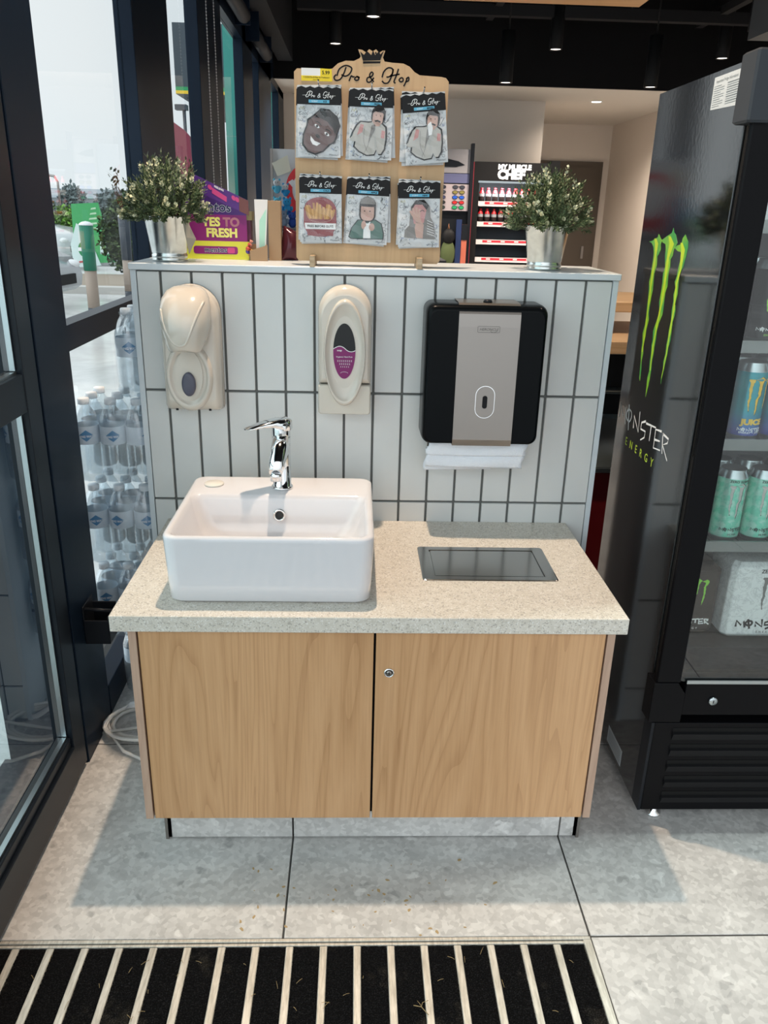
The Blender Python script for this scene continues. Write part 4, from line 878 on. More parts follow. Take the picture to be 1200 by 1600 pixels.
# loose sweets and small open carton
cn = thing('cardboard_tray', (-.11, .2, CAPZ), 'low open cardboard tray beside the purple sweets box', 'cardboard tray')
mb = MB(); fr = Fr((-.140, .165, bz), (1, .22, 0), (-.22, 1, 0), (0, 0, 1))
mb.poly([(0, 0), (.045, 0), (.045, .040), (0, .026)], 0, .002, Fr(fr.o, fr.U, (0, 0, 1), (fr.U.y, -fr.U.x, 0)), 0)
mb.box(0, .045, .06, .062, 0, .040, 0, fr); mb.box(0, .002, 0, .06, 0, .026, 0, fr); mb.box(.043, .045, 0, .06, 0, .040, 0, fr); mb.box(0, .045, 0, .06, 0, .002, 0, fr); mb.build('tray', M_cardb, cn)
for i, (dx, dz, c_, nm) in enumerate(((-.001, .030, (.5, .07, .05), 'red'), (.004, .038, (.55, .25, .2), 'peach'), (-.003, .022, (.09, .06, .35), 'violet'), (.002, .014, (.6, .35, .06), 'orange'))):
    mb = MB(); mb.ell((-.146+dx, .178+.006*i, bz+dz), .007, .008, .006, 10, 6); mb.tube([(-.146+dx, .178+.006*i, bz+dz+.004), (-.142+dx, .176+.006*i, bz+dz+.012)], [.002, .005], 6)
    tag(mb.build('wrapped_sweet', mat('sweet_%s' % nm, c_, .4)), '%s wrapped sweet between the purple box and the low cardboard tray' % nm, 'sweet', 'loose wrapped sweets')
ct = thing('cardboard_carton', (-.09, .3, CAPZ), 'upright brown carton with a mint and white printed side, left of the display board', 'carton')
mb = MB(); mb.bbox(-.095, -.062, .20, .24, bz, bz+.150, .0008); mb.build('box', M_cardb, ct)
mb = MB(); mb.poly([(-.128, bz+.03), (-.103, bz+.02), (-.095, bz+.152), (-.130, bz+.152)], -.2, -.199, BF, 0); mb.poly([(-.120, bz+.03), (-.106, bz+.03), (-.099, bz+.13), (-.118, bz+.10)], -.199, -.1985, BF, 1); mb.build('printed_flap', [M_card, mat('mint_print', (.45, .78, .66), .5)], ct)
pk2 = thing('snack_bag', (-.045, .24, CAPZ), 'dark maroon glossy snack bag leaning beside the carton', 'snack bag')
mb = MB(); V = []; F = []
for j in range(9):
    for i in range(7):
        u, v_ = i/6, j/8; e = math.sin(PI*u)*math.sin(PI*v_); V.append((-.062+.052*u+.014*v_-.008, .215-.018*e+.01*v_, bz+.088*v_*(1-.25*u)+.001))
for j in range(8):
    for i in range(6): a = j*7+i; F.append((a, a+1, a+8, a+7))
mb.add(V, F, 0, True); o = mb.build('bag', mat('maroon_foil', (.07, .015, .025), .2, .3), pk2); so = o.modifiers.new('s', 'SOLIDIFY'); so.thickness = .012; so.offset = -1

# ============================================================ DRINKS FRIDGE
fx0, fx1, fy0, fy1, fz1 = .875, 1.53, -.385, .11, 1.738
fg = thing('drinks_fridge', (1.2, -.14, 0), 'tall glossy black glass-door drinks fridge with green claw logo on its side', 'fridge')
M_gloss = mat('glossy_black_panel', (.004, .004, .005), .10, spec=.501, ior=2.1)
t, b = nodes(M_gloss); v = objco(t); bump(t, b, noise(t, v, 90, 2), .02, .004)
M_door = mat('fridge_door_black', (.004, .004, .005), .35, spec=.12); M_int = mat('fridge_interior', (.06, .065, .07), .4)
mb = MB(); mb.box(fx0, fx0+.004, fy0, fy1, .035, fz1); sp_ = mb.build('side_panel', M_gloss, fg)
mb = MB(); mb.box(fx0+.004, fx0+.025, fy0, fy1, .03, fz1); mb.box(fx1-.02, fx1, fy0, fy1, .03, fz1); mb.box(fx0+.025, fx1-.02, fy1-.03, fy1, .03, fz1); mb.box(fx0+.025, fx1-.02, fy0, fy1-.03, 1.70, fz1); mb.box(fx0+.025, fx1-.02, fy0, fy1-.03, .03, .485); mb.build('cabinet_shell', M_blk, fg)
mb = MB(); mb.box(fx0+.0255, fx0+.030, fy0+.01, fy1-.035, .486, 1.695); mb.box(fx0+.030, fx1-.022, fy1-.036, fy1-.031, .486, 1.695); mb.box(fx1-.026, fx1-.021, fy0+.01, fy1-.036, .486, 1.695); mb.build('inner_liner', M_int, fg)
mb = MB(); mb.box(fx0+.001, fx0+.003, fy0-.002, fy0, .035, fz1); mb.build('edge_trim', M_silver, fg)
SF = Fr((fx0, 0, 0), (0, -1, 0), (0, 0, 1), (-1, 0, 0))
# claw logo: green shapes with a yellow-green core
M_claw = mat('claw_green', (.20, .55, .04), .35)
t, b = nodes(M_claw); v = objco(t)
t.links.new(ramp(t, noise(t, v, 22, 2), [(.38, (.05, .32, .07)), (.66, (.26, .54, .03))]), b.inputs['Base Color'])
M_claw2 = mat('claw_lime', (.50, .66, .03), .35)
def core(P, k=.52):
    n = len(P); h = n//2; out_ = []
    L = P[:h]; R = P[h:][::-1]; m_ = min(len(L), len(R)); l2 = []; r2 = []
    for i in range(m_):
        a, b_ = L[i], R[i]; c_ = ((a[0]+b_[0])/2, (a[1]+b_[1])/2); l2.append((c_[0]+(a[0]-c_[0])*k, c_[1]+(a[1]-c_[1])*k)); r2.append((c_[0]+(b_[0]-c_[0])*k, c_[1]+(b_[1]-c_[1])*k))
    return l2+r2[::-1]
for P in CLAWS:
    mb = MB(); mb.poly(P, 0, .0005, SF, 0)
    tipi = min(range(len(P)), key=lambda i: P[i][1]); m_ = len(P)
    mid = []
    for i in range(4, tipi, 3):
        a = P[i]; cand = min((q for q in range(tipi, m_)), key=lambda q: abs(P[q][1]-a[1])); b_ = P[cand]; mid.append(((a[0]*.55+b_[0]*.45), (a[1]+b_[1])/2, abs(a[0]-b_[0])))
    mid.sort(key=lambda q: -q[1])
    L = [(x-wd*.19, y) for x, y, wd in mid]; R = [(x+wd*.19, y) for x, y, wd in mid]
    mb.poly(L+R[::-1], .0005, .0007, SF, 1)
    o = mb.build('claw_mark', [M_claw, M_claw2], sp_); o['label'] = 'long jagged green claw stripe'
mb = MB()
for s_ in MONST: mb.stroke(s_, .0058, SF, .0006, 0, len(s_) > 6, .0036)
o = mb.build('monster_lettering', M_inkw, sp_); o['label'] = 'spiky white MONSTER lettering'
mb = MB(); mb.text('ENERGY', .030, SF.at(.086, .879), .0006, 0, 'CENTER', bold=.0003, sp=2.35)
o = mb.build('energy_lettering', mat('lime_print', (.45, .62, .05), .4), sp_); o['label'] = 'spaced lime green ENERGY lettering'
mb = MB(); P = [(.214, 1.668), (.338, 1.664), (.338, 1.728), (.214, 1.728)]; mb.poly(P, 0, .0004, SF, 0)
mb.text('Important Fridge Information', .0085, SF.at(.276, 1.716), .0006, 1)
for i in range(10):
    z_ = 1.710-.0042*i; mb.stroke([(.219, z_), (.219+(.05 if i % 3 else .035), z_)], .0012, SF, .0006, 1, False); mb.stroke([(.282, z_), (.333, z_)], .0014 if i % 2 else .0022, SF, .0006, 1, False)
o = mb.build('info_sticker', [mat('sticker_white', (.55, .60, .63), .4), mat('sticker_grey', (.16, .19, .21), .5)], sp_); o['label'] = 'pale information sticker at the top corner'
mb = MB(); P = [(.165, .045), (.215, .045), (.215, .105), (.165, .105)]
mb.poly([(.16, .05), (.28, .05), (.28, .10), (.16, .10)], 0, .0004, SF, 0)
for i in range(8): mb.stroke([(.168, .056+.005*i), (.272, .056+.005*i)], .0012, SF, .0006, 1, False)
mb.build('rating_plate', [mat('sticker_white', (.5, .5, .5)), mat('sticker_grey', (.2, .2, .2))], sp_)
# door
mb = MB(); yD = -.447
prof = [(.880, -.400), (.878, -.408), (.861, -.440), (.864, -.447), (.920, -.447), (.920, -.400)]
mb.rings([[Vector((a, b_, z)) for a, b_ in prof] for z in (.425, 1.728)], 0, False)
mb.box(.920, 1.50, yD, -.400, 1.665, 1.728); mb.box(1.465, 1.50, yD, -.400, .425, 1.665); mb.box(1.50, 1.53, yD+.006, -.4, .31, 1.728)
mb.box(.935, 1.50, yD, -.400, .335, .425); 
dd = mb.build('door', M_door, fg, bevel=.002)
mb = MB(); mb.poly([(.856, .315), (.935, .315), (.935, .395), (.915, .425), (.856, .425)], .400, .449, FRONT, 0); mb.build('corner_bracket', M_door, dd, bevel=.002)
mb = MB(); mb.box(.935, 1.465, yD-.0005, yD+.003, .422, .431); mb.build('silver_strip', M_silver, dd)
mb = MB(); mb.box(.918, 1.467, -.440, -.434, .425, 1.667); mb.build('door_glass', M_fglass, dd)
mb = MB(); mb.box(.880, .918, -.400, fy0, .34, 1.72); mb.box(1.465, 1.50, -.400, fy0, .34, 1.72); mb.box(.918, 1.465, -.400, fy0, 1.665, 1.72); mb.box(.918, 1.465, -.400, fy0, .34, .425); mb.build('door_seal', M_gap, dd)
mb = MB(); mb.bbox(.846, .895, -.462, -.395, 1.622, 1.742, .004); mb.build('hinge_cap', mat('grey_plastic_cap', (.045, .05, .058), .4), dd)
dv = Vector((.861-.878, -.440+.408, 0)).normalized(); HF = Fr((.8695, -.424, 1.113), dv, (0, 0, 1), (-dv.y*-1, 0, 0))
HF = Fr((.8692, -.4238, 1.113), dv, (0, 0, 1), (dv.y, -dv.x, 0))
mb = MB(); P = rrect(-.0135, .0135, -.135, .135, .012, 5); mb.poly(P, 0, .0012, HF, 0); P2 = P+[P[0]]; mb.stroke(P2, .0022, HF, .0026, 1, False)
mb.build('handle_recess', [M_gap, M_door], dd)
mb = MB(); mb.lathe([(.011, 0), (.011, .004), (.0095, .006), (.0001, .006)], fr=Fr((1.005, yD, .376)), n=20); mb.box(-.001, .001, -.004, .004, .006, .0065, 1, Fr((1.005, yD, .376))); mb.build('lock', [M_silver, M_ink], dd)
mb = MB(); mb.box(.882, 1.53, -.43, fy0, .035, .300); 
gr = mb.build('grille', M_door, fg, bevel=.003)
for i in range(5):
    z_ = .262-.048*i; mb = MB(); mb.rings([[Vector((x, y, z)) for x, y, z in ((xx, -.4302, z_-.012), (xx, -.4302, z_+.012), (xx, -.4385, z_+.010))] for xx in (.93, 1.50)], 0, False); mb.build('louvre', M_blkm, gr)
for i in range(5):
    z_ = .262-.048*i; mb = MB(); mb.box(.93, 1.50, -.4310, -.4295, z_+.0125, z_+.024); mb.build('louvre_gap', M_gap, gr)
mb = MB(); mb.box(.875, .882, -.43, fy0, .035, .30); mb.build('plinth_side', M_blk, fg)
for x, y in ((.93, -.40), (1.47, -.40), (.93, .06), (1.47, .06)):
    mb = MB(); mb.lathe([(.020, 0), (.020, .006), (.010, .010), (.010, .034)], c=(x, y, .0002), n=18); mb.build('foot', M_chrome, fg)
SHZ = (.745, .990, 1.205, 1.445)
for z_ in SHZ:
    mb = MB(); mb.box(.906, 1.50, -.365, .07, z_-.008, z_-.004)
    for i in range(17): mb.box(.915+i*.035, .919+i*.035, -.365, .07, z_-.004, z_-.0005)
    mb.box(.906, 1.50, -.370, -.364, z_-.014, z_+.012); mb.build('shelf', mat('shelf_grey', (.22, .23, .23), .35, .5), fg)

# normalised claw outline for the cans and cartons
allp = [p for P in CLAWS for p in P]; cxm = (min(p[0] for p in allp)+max(p[0] for p in allp))/2; czm = (min(p[1] for p in allp)+max(p[1] for p in allp))/2; chh = max(p[1] for p in allp)-min(p[1] for p in allp)
NCL = [[((p[0]-cxm)/chh, (p[1]-czm)/chh) for p in P] for P in CLAWS]
mch = .07
NMO = [[((p[0]-.09)/.37, (p[1]-.953)/.37) for p in s_] for s_ in MONST]
class Cyl:
    def __init__(s, c, r, rot=0): s.c = Vector(c); s.r = r; s.rot = rot
    def __call__(s, u, v, w=0):
        a = u/s.r+s.rot-PI/2; q = s.r+w; return s.c+Vector((q*math.cos(a), q*math.sin(a), v))
def claws(mb, fr, h, w, mi, cx=0, cz=0, kx=1.0):
    for P in NCL:
        # strips so that the shape can wrap round a can
        tipi = min(range(len(P)), key=lambda i: P[i][1]); top = [p for p in P]
        L = P[:tipi+1]; R = P[tipi:]
        ys = sorted({round(p[1], 3) for p in P}, reverse=True)
        def xat(S, y, pick):
            xs_ = []
            for a, b_ in zip(S, S[1:]):
                if (a[1]-y)*(b_[1]-y) <= 0 and a[1] != b_[1]: xs_.append(a[0]+(b_[0]-a[0])*(y-a[1])/(b_[1]-a[1]))
            return xs_
        prev = None
        y1 = ys[0]; N_ = 26; y0_ = ys[-1]
        for i in range(N_+1):
            y = y1+(y0_-y1)*(i/N_)+(1e-4 if i == N_ else -1e-4 if i == 0 else 0); xs_ = xat(P+[P[0]], y, 0)
            if not xs_: prev = None; continue
            a, b_ = min(xs_), max(xs_)
            if prev: mb.add([fr(cx+prev[0]*h*kx, cz+prev[2]*h, w), fr(cx+a*h*kx, cz+y*h, w), fr(cx+b_*h*kx, cz+y*h, w), fr(cx+prev[1]*h*kx, cz+prev[2]*h, w)], [(0, 1, 2, 3)], mi)
            prev = (a, b_, y)
def monster(mb, fr, wd, w, mi, cx=0, cz=0, th=None):
    for s_ in NMO: mb.stroke([(cx+x*wd, cz+y*wd) for x, y in s_], (th or .028)*wd, fr, w, mi, len(s_) > 6)
KINDS = {
 'black': dict(body=(.010, .012, .012), claw=(.20, .58, .05), word=(.8, .82, .82), name='black', sub='ENERGY', subc=(.25, .55, .06)),
 'juice': dict(body=(.02, .27, .33), claw=(.85, .52, .04), word=(.80, .84, .86), name='turquoise and blue', sub='ENERGY + JUICE', subc=(.8, .84, .86)),
 'mint': dict(body=(.20, .66, .50), claw=(.50, .50, .48), word=(.02, .025, .03), name='mint green', sub='ULTRA', subc=(.02, .03, .03))}
def can(kind, rot):
    k = KINDS[kind]; R, H = .0345, .176
    root = thing('drink_can', (0, 0, 0), 'x', 'drink can', 'energy drink cans in the tall fridge')
    mb = MB(); mb.lathe([(.026, 0), (.028, .001), (R-.001, .010), (R, .014)], n=28, cap1=False); mb.lathe([(R, H-.020), (R-.001, H-.016), (.028, H-.004), (.0285, H-.001), (.0275, H), (.0265, H-.003), (.0001, H-.004)], n=28, cap0=False); mb.build('can_ends', M_silver, root)
    mb = MB(); mb.lathe([(R, .014), (R, H-.020)], n=28, cap0=False, cap1=False)
    bm_ = mat('can_%s' % kind, k['body'], .22, .35)
    if kind == 'juice':
        t, b = nodes(bm_); v = objco(t); t.links.new(ramp(t, N(t, 'ShaderNodeSeparateXYZ').outputs['Z'], [(.02, (.06, .10, .42)), (.07, (.02, .30, .36))]), b.inputs['Base Color'])
        sx_ = [n for n in t.nodes if n.type == 'SEPXYZ'][0]; t.links.new(v, sx_.inputs[0])
    if kind == 'mint':
        t, b = nodes(bm_); v = objco(t); t.links.new(ramp(t, noise(t, v, 60, 3), [(.45, (.20, .66, .50)), (.6, (.42, .75, .64))]), b.inputs['Base Color'])
    bo = mb.build('can_body', bm_, root)
    fr = Cyl((0, 0, 0), R, rot); mb = MB(); ms = [mat('claw_%s' % kind, k['claw'], .3, .1), mat('word_%s' % kind, k['word'], .4), mat('sub_%s' % kind, k['subc'], .4), M_ink, mat('juice_yellow', (.85, .55, .05), .4)]
    claws(mb, fr, .088, .0003, 3, .0012, .1030, 1.12); claws(mb, fr, .085, .0006, 0, 0, .104, 1.1)
    monster(mb, fr, .058, .0006, 1, 0, .033 if kind != 'juice' else .028, .034)
    mb.text(k['sub'], .0065, fr, .0006, 2) if 0 else None
    V, F = textmesh(k['sub'], 'CENTER', .03, 0, 1.2); mb.add([fr(x*.006, y*.006+.0195, .0006) for x, y in V], F, 2)
    if kind == 'juice': V, F = textmesh('JUICE', 'CENTER', .06, 0, 1.0); mb.add([fr(x*.020, y*.017+.040, .0008) for x, y in V], F, 4)
    if kind == 'mint': V, F = textmesh('ZERO SUGAR', 'CENTER', .03, 0, 1.1); mb.add([fr(x*.0075, y*.0075+.148, .0006) for x, y in V], F, 3)
    mb.build('can_print', ms, bo); return root
ORD = ('leftmost', 'second from left', 'third from left', 'fourth from left')
for kind, z_, rot, x0, shelf in (('mint', SHZ[0], .15, .944, 'lowest can shelf'), ('juice', SHZ[1], .10, .944, 'middle can shelf'), ('black', SHZ[2], .12, .944, 'upper can shelf')):
    proto = can(kind, rot); used = False
    for ry, (yy, row) in enumerate(((-.315, 'front row'), (-.235, 'second row'))):
        for i in range(4):
            o = proto if not used else copy_tree(proto); used = True
            o.location = (x0+i*.0745, yy, z_); o['label'] = '%s %s can, %s of the %s' % (ORD[i], KINDS[kind]['name'], row, shelf)
# multipacks on the fridge floor
def pack(name, label, x0, x1, y0, y1, z0, z1, mb_, mc, mw, title, wd, ch, cxo):
    t_ = thing(name, ((x0+x1)/2, (y0+y1)/2, z0), label, 'can multipack')
    mb = MB(); mb.bbox(x0, x1, y0, y1, z0, z1, .012); o = mb.build('carton', mb_, t_, bevel=.003)
    fr = Fr(((x0+x1)/2, y0, z0)); mb = MB(); h = z1-z0
    claws(mb, fr, ch, .0006, 0, cxo, h*.60, 1.25); monster(mb, fr, wd, .0006, 1, cxo, h*.20, .036)
    if title: mb.text(title, .013, fr.at(cxo, h*.88), .0006, 1, bold=.0003)
    mb.text('ENERGY', .008, fr.at(cxo, h*.08), .0006, 1, sp=1.8); mb.build('carton_print', [mc, mw], t_)
M_zero = mat('zero_white_carton', (.62, .64, .65), .3)
t, b = nodes(M_zero); v = objco(t); t.links.new(ramp(t, noise(t, v, 28, 5, .7, 2.5), [(.42, (.72, .74, .75)), (.47, (.52, .54, .56)), (.52, (.72, .74, .75))]), b.inputs['Base Color'])
pack('can_multipack', 'white and silver multipack carton on the floor of the tall fridge', 1.048, 1.24, -.345, -.22, .488, .690, M_zero, mat('claw_zero', (.17, .17, .17), .4), M_ink, 'ZERO ULTRA', .150, .105, .012)
pack('can_multipack', 'black multipack carton with green claws beside the white carton in the fridge', .908, 1.036, -.325, -.19, .488, .672, mat('dark_carton', (.045, .035, .03), .4), mat('claw_bright', (.22, .62, .04), .35), M_inkw, '', .100, .085, .0)

# ============================================================ WATER PACKS by the window
def bottle_parts():
    bt = MB(); R = .0335
    pr = [(.020, 0), (.029, .002), (R, .010), (R, .03)]
    for k in range(5): z = .034+k*.013; pr += [(R-.0022, z), (R, z+.006)]
    pr += [(R, .105), (R-.001, .108), (R-.001, .158), (R, .161), (R-.004, .180), (R-.012, .198), (.0135, .210), (.0125, .218)]
    bt.lathe(pr, n=20, cap1=False)
    cp_ = MB(); cp_.lathe([(.0150, .214), (.0155, .216), (.0155, .228), (.0140, .2305), (.0001, .2305)], n=16)
    lb = MB(); lb.lathe([(R+.0003, .108), (R+.0003, .158)], n=24, cap0=False, cap1=False)
    return bt, cp_, lb
M_wlabel = mat('water_label', (.62, .70, .78), .5); M_wblue = mat('water_blue', (.03, .20, .42), .5); M_cap = mat('white_cap', (.75, .80, .84), .4)
M_wat = M_bottle
def water_pack(cols, y0, rows, z0, label, sc=1.0, wrap=True):
    root = thing('water_bottle_pack', ((cols[0]+cols[-1])/2, y0+.035*rows, z0), label, 'bottled water pack', 'packs of bottled water stacked by the window')
    first = None
    for r_ in range(rows):
        for i, x in enumerate(cols):
            loc = Vector((x, y0+r_*.070, z0))-root.location
            if first is None:
                bt, cp_, lb = bottle_parts(); e = bpy.data.objects.new('bottle_holder', None)
                bo = bt.build('bottle', M_wat, None); bo.parent = root; bo.location = loc
                c_ = cp_.build('bottle_cap', M_cap, None); c_.parent = bo
                l_ = lb.build('bottle_label', M_wlabel, None); l_.parent = bo
                pr_ = MB(); fr = Cyl((0, 0, 0), .0335, .25)
                pr_.add([q for i in range(9) for q in (fr(-.020+.005*i, .133-.016*(1-abs(i-4)/4), .0006), fr(-.020+.005*i, .133+.016*(1-abs(i-4)/4), .0006))], [(2*i, 2*i+2, 2*i+3, 2*i+1) for i in range(8)], 0)
                V, F = textmesh('SPRING WATER', 'CENTER', .04, 0, 1); pr_.add([fr(x_*.0078, y_*.0085+.128, .0009) for x_, y_ in V], F, 1)
                V, F = textmesh('PRINCE', 'CENTER', .0, 0, 1)
                p_ = pr_.build('label_print', [M_wblue, mat('navy_print', (.75, .8, .86), .5)], None)
                # the print belongs to the bottle, as the label does
                p_.parent = bo; bpy.data.objects.remove(e)
                first = bo
                bo.scale = (sc, sc, sc)
            else:
                c = copy_tree(first, root); c.location = loc; c.rotation_euler.z = rnd.uniform(-.5, .8)
    if wrap:
        mb = MB(); x0, x1 = cols[0]-.0345, cols[-1]+.0345; ya, yb = y0-.0345, y0+.07*(rows-1)+.0345; zt = .222*sc
        rg = [[Vector((p[0], p[1], z0+z)) for p in rrect(x0+i_, x1-i_, ya+i_, yb-i_, .03, 5)] for i_, z in ((.006, .003), (.001, .010), (-.0008, .06), (-.0008, zt*.45), (.0005, zt*.75), (.010, zt*.90), (.022, zt))]
        mb.rings(rg, 0, True, False, False); mb.build('shrink_wrap', M_wrap, root)
    return root
water_pack([-.545, -.4735], .175, 2, .0008, 'bottom pack of spring water bottles, standing on the floor by the window')
water_pack([-.590, -.5195, -.449], .105, 3, .2415, 'second lowest pack of spring water bottles in the window stack')
water_pack([-.592, -.521, -.4505], .095, 3, .4880, 'middle pack of spring water bottles in the window stack')
water_pack([-.592, -.521, -.4505], .090, 3, .7345, 'fourth pack of spring water bottles, its white caps showing at the top')
water_pack([-.458], .095, 3, .972, 'topmost narrow row of water bottles against the partition edge')
# black carry straps are part of the packs in view: small dark handles
# ============================================================ DOOR CATCH
dc = thing('door_catch', (XF+.005, -.06, .33), 'black plastic box bracket fixed low on the window post', 'bracket')
mb = MB(); x0, x1, y0, y1, z0, z1 = XF+.0045, XF+.072, -.120, -.040, .330, .402
mb.box(x0, x1, y0, y0+.004, z0, z1); mb.box(x0, x1, y1-.004, y1, z0, z1+.02); mb.box(x1-.004, x1, y0, y1, z0, z1+.01); mb.box(x0, x1, y0, y1, z0, z0+.004); mb.box(x0, x0+.004, y0, y1, z0, z1+.04)
mb.build('holder', M_blk, dc, bevel=.002)
mb = MB(); mb.tube([(x0, y0+.01, z1+.03), (x1+.012, y0+.02, z1+.02), (x1+.010, y1, z1-.01)], .005, 6); mb.build('arm', M_blk, dc)
# ============================================================ EXTENSION CABLE
def loops():
    P = []
    for k in range(5):
        for i in range(22):
            a = 2*PI*i/22+.3; rx = .106+.010*math.sin(k*2.1)+.004*math.sin(3*a+k); ry = .082+.010*math.cos(k*1.7)
            P.append((-.468+.008*math.sin(k*3.3)+rx*math.cos(a), -.018-.010*k+ry*math.sin(a), .006+.0075*k+.003*math.sin(2*a+k)))
    P += [(-.56, -.10, .03), (-.50, -.165, .012), (-.43, -.20, .006), (-.385, -.205, .006), (-.350, -.19, .006), (-.345, -.14, .006)]
    return P
cb_ = thing('extension_cable', (-.46, -.03, 0), 'coiled white cable lying on the floor left of the vanity cabinet', 'cable')
mb = MB(); mb.tube(loops(), .0050, 8); mb.build('coil', M_cablw, cb_)
mb = MB(); V = []; F = []
for i in range(9): t_ = i/8; V += [(-.53+.10*t_, -.03-.02*t_+.002*i, .058+.012*math.sin(t_*5)-.02*t_), (-.52+.10*t_, -.005-.02*t_, .066+.012*math.sin(t_*5)-.02*t_)]
F = [(2*i, 2*i+2, 2*i+3, 2*i+1) for i in range(8)]; mb.add(V, F, 0, True); o = mb.build('paper_tag', M_card, cb_); so = o.modifiers.new('s', 'SOLIDIFY'); so.thickness = .0006
# ============================================================ BLINDS AND CHAINS
for y0, y1, zc_, lab in ((2.2, 3.34, 2.50, 'dark roller blind tube above the nearer narrow window'), (3.83, 4.60, 2.50, 'lighter end of the roller blind tube farther along the facade')):
    t_ = thing('roller_blind', (-.53, (y0+y1)/2, zc_), lab, 'roller blind', 'roller blinds along the facade')
    mb = MB(); mb.lathe([(.040, 0), (.040, y1-y0)], fr=Fr((-.535, y0, zc_), (1, 0, 0), (0, 0, 1), (0, 1, 0)), n=20); mb.build('tube', mat('blind_grey', (.022, .025, .03), .5), t_)
    mb = MB(); mb.box(XF+.001, -.50, y0-.012, y0-.001, zc_-.045, 2.62); mb.build('bracket', M_alu, t_); mb = MB(); mb.box(XF+.001, -.50, y1+.001, y1+.012, zc_-.045, 2.62); mb.build('bracket', M_alu, t_)
for y, lab in ((2.22, 'left of the two thin white bead chains hanging before the dark post'), (2.44, 'right of the two thin white bead chains hanging before the dark post')):
    mb = MB(); z = 1.20
    while z < 2.9:
        mb.ell((-.567, y, z), .0038, .0038, .0038, 5, 3); z += .0135
    mb.tube([(-.567, y, 1.2), (-.567, y, 2.9)], .0012, 4)
    tag(mb.build('bead_chain', M_card), lab, 'blind chain', 'bead chains of the roller blinds')
# ============================================================ CEILING LAMPS
M_lampb = mat('black_lamp_tube', (.015, .015, .016), .5); M_led = mat('lamp_led', (1, 1, 1), .5, emit=(1, .90, .78), es=3.2)
LAMPS = [((-.051, 5.265, 2.70), 'leftmost, just above the display board crown'), ((.233, 4.271, 2.70), 'second from left at the top edge'), ((1.716, 5.192, 2.70), 'high one right of the display board'), ((3.135, 5.328, 2.70), 'second from the right edge'), ((2.918, 4.286, 2.70), 'rightmost, at the top right corner'), ((1.294, 4.963, 2.42), 'low one above the pale back wall'), ((2.443, 4.951, 2.42), 'low one left of the tall fridge top'), ((.046, -.075, 3.13), 'directly over the vanity'), ((1.5, .6, 3.12), 'over the tall fridge'), ((.6, 2.2, 3.12), 'over the shop floor behind the ledge'), ((1.9, 1.6, 3.12), 'over the shop floor at right')]
for (x, y, z), where in LAMPS:
    t_ = thing('ceiling_lamp', (x, y, z), 'black tube lamp hanging from the ceiling, ' + where, 'ceiling lamp', 'black tube lamps on the dark ceiling')
    mb = MB(); mb.lathe([(.043, .006), (.050, .0), (.052, .004), (.052, .36), (.0001, .36)], c=(x, y, z), n=24, cap0=False); mb.build('tube', M_lampb, t_)
    mb = MB(); mb.tube([(x, y, z+.36), (x, y, 3.399)], .006, 6); mb.build('hanging_rod', M_lampb, t_)
    mb = MB(); mb.lathe([(.043, .007), (.0001, .0075)], c=(x, y, z), n=24, cap1=False); mb.build('led_disc', M_led, t_)
t_ = thing('recessed_lamp', (2.449, 6.515, ZS), 'small round lamp recessed in the pale soffit at the back', 'ceiling lamp')
mb = MB(); mb.lathe([(.045, -.001), (.06, -.004), (.062, -.0005)], c=(2.449, 6.515, ZS), n=24, cap0=False, cap1=False); mb.build('rim', M_card, t_)
mb = MB(); mb.lathe([(.045, -.0015), (.0001, -.0015)], c=(2.449, 6.515, ZS), n=24); mb.build('led_disc', M_led, t_)
t_ = thing('timber_raft', (1.1, 2.7, 2.6), 'pale timber ceiling raft hung over the shop, cut by the top edge', 'ceiling raft')
mb = MB(); mb.bbox(.62, 1.765, 2.1, 3.27, 2.60, 2.66, .003); mb.build('panel', M_panel, t_)
for x, y in ((.7, 2.2), (1.7, 2.2), (.7, 3.2), (1.7, 3.2)):
    mb = MB(); mb.tube([(x, y, 2.66), (x, y, 3.399)], .003, 5); mb.build('hanging_wire', M_steel, t_)

# ============================================================ BACKGROUND SHOP FITTINGS
# toy display rack behind the ledge at left
rk = thing('toy_rack', (-.12, 3.1, 0), 'white toy display rack with a red ring sign, left of the display board', 'display rack')
RF = Fr((0, 3.0, 0))
mb = MB(); mb.box(-.365, .12, 3.06, 3.10, .9, 1.78); mb.build('back_panel', mat('rack_white', (.72, .76, .80), .5), rk)
mb = MB(); mb.box(-.372, -.358, 3.04, 3.11, 0, 1.78); mb.box(.115, .129, 3.04, 3.11, 0, 1.78); mb.build('frame', M_steel, rk)
mb = MB(); mb.box(-.36, .12, 2.80, 3.06, 1.335, 1.350); mb.box(-.36, .12, 2.78, 3.06, .98, .995); mb.build('shelf', mat('rack_shelf', (.12, .12, .13), .4), rk)
mb = MB(); P = ellp(-.13, 1.56, .150, .150, 40); P2 = ellp(-.13, 1.56, .112, .112, 40)
for i in range(40): j = (i+1) % 40; mb.add([RF(P[i][0], P[i][1]-.03*(P[i][1] < 1.5), .01), RF(P[j][0], P[j][1]-.03*(P[j][1] < 1.5), .01), RF(P2[j][0], P2[j][1], .01), RF(P2[i][0], P2[i][1], .01)], [(0, 1, 2, 3)])
mb.poly(P2, .002, .008, RF, 1); mb.poly([(-.265, 1.60), (-.240, 1.615), (-.215, 1.60), (-.20, 1.56), (-.225, 1.555)], .008, .011, RF, 1); mb.build('ring_sign', [mat('sign_red', (.75, .03, .04), .4), M_card], rk)
mb = MB(); mb.poly([(-.36, 1.70), (-.27, 1.745), (-.25, 1.66), (-.33, 1.63)], -.03, -.02, RF, 0); mb.build('paper_sign', mat('cream_paper', (.78, .78, .66), .6), rk)
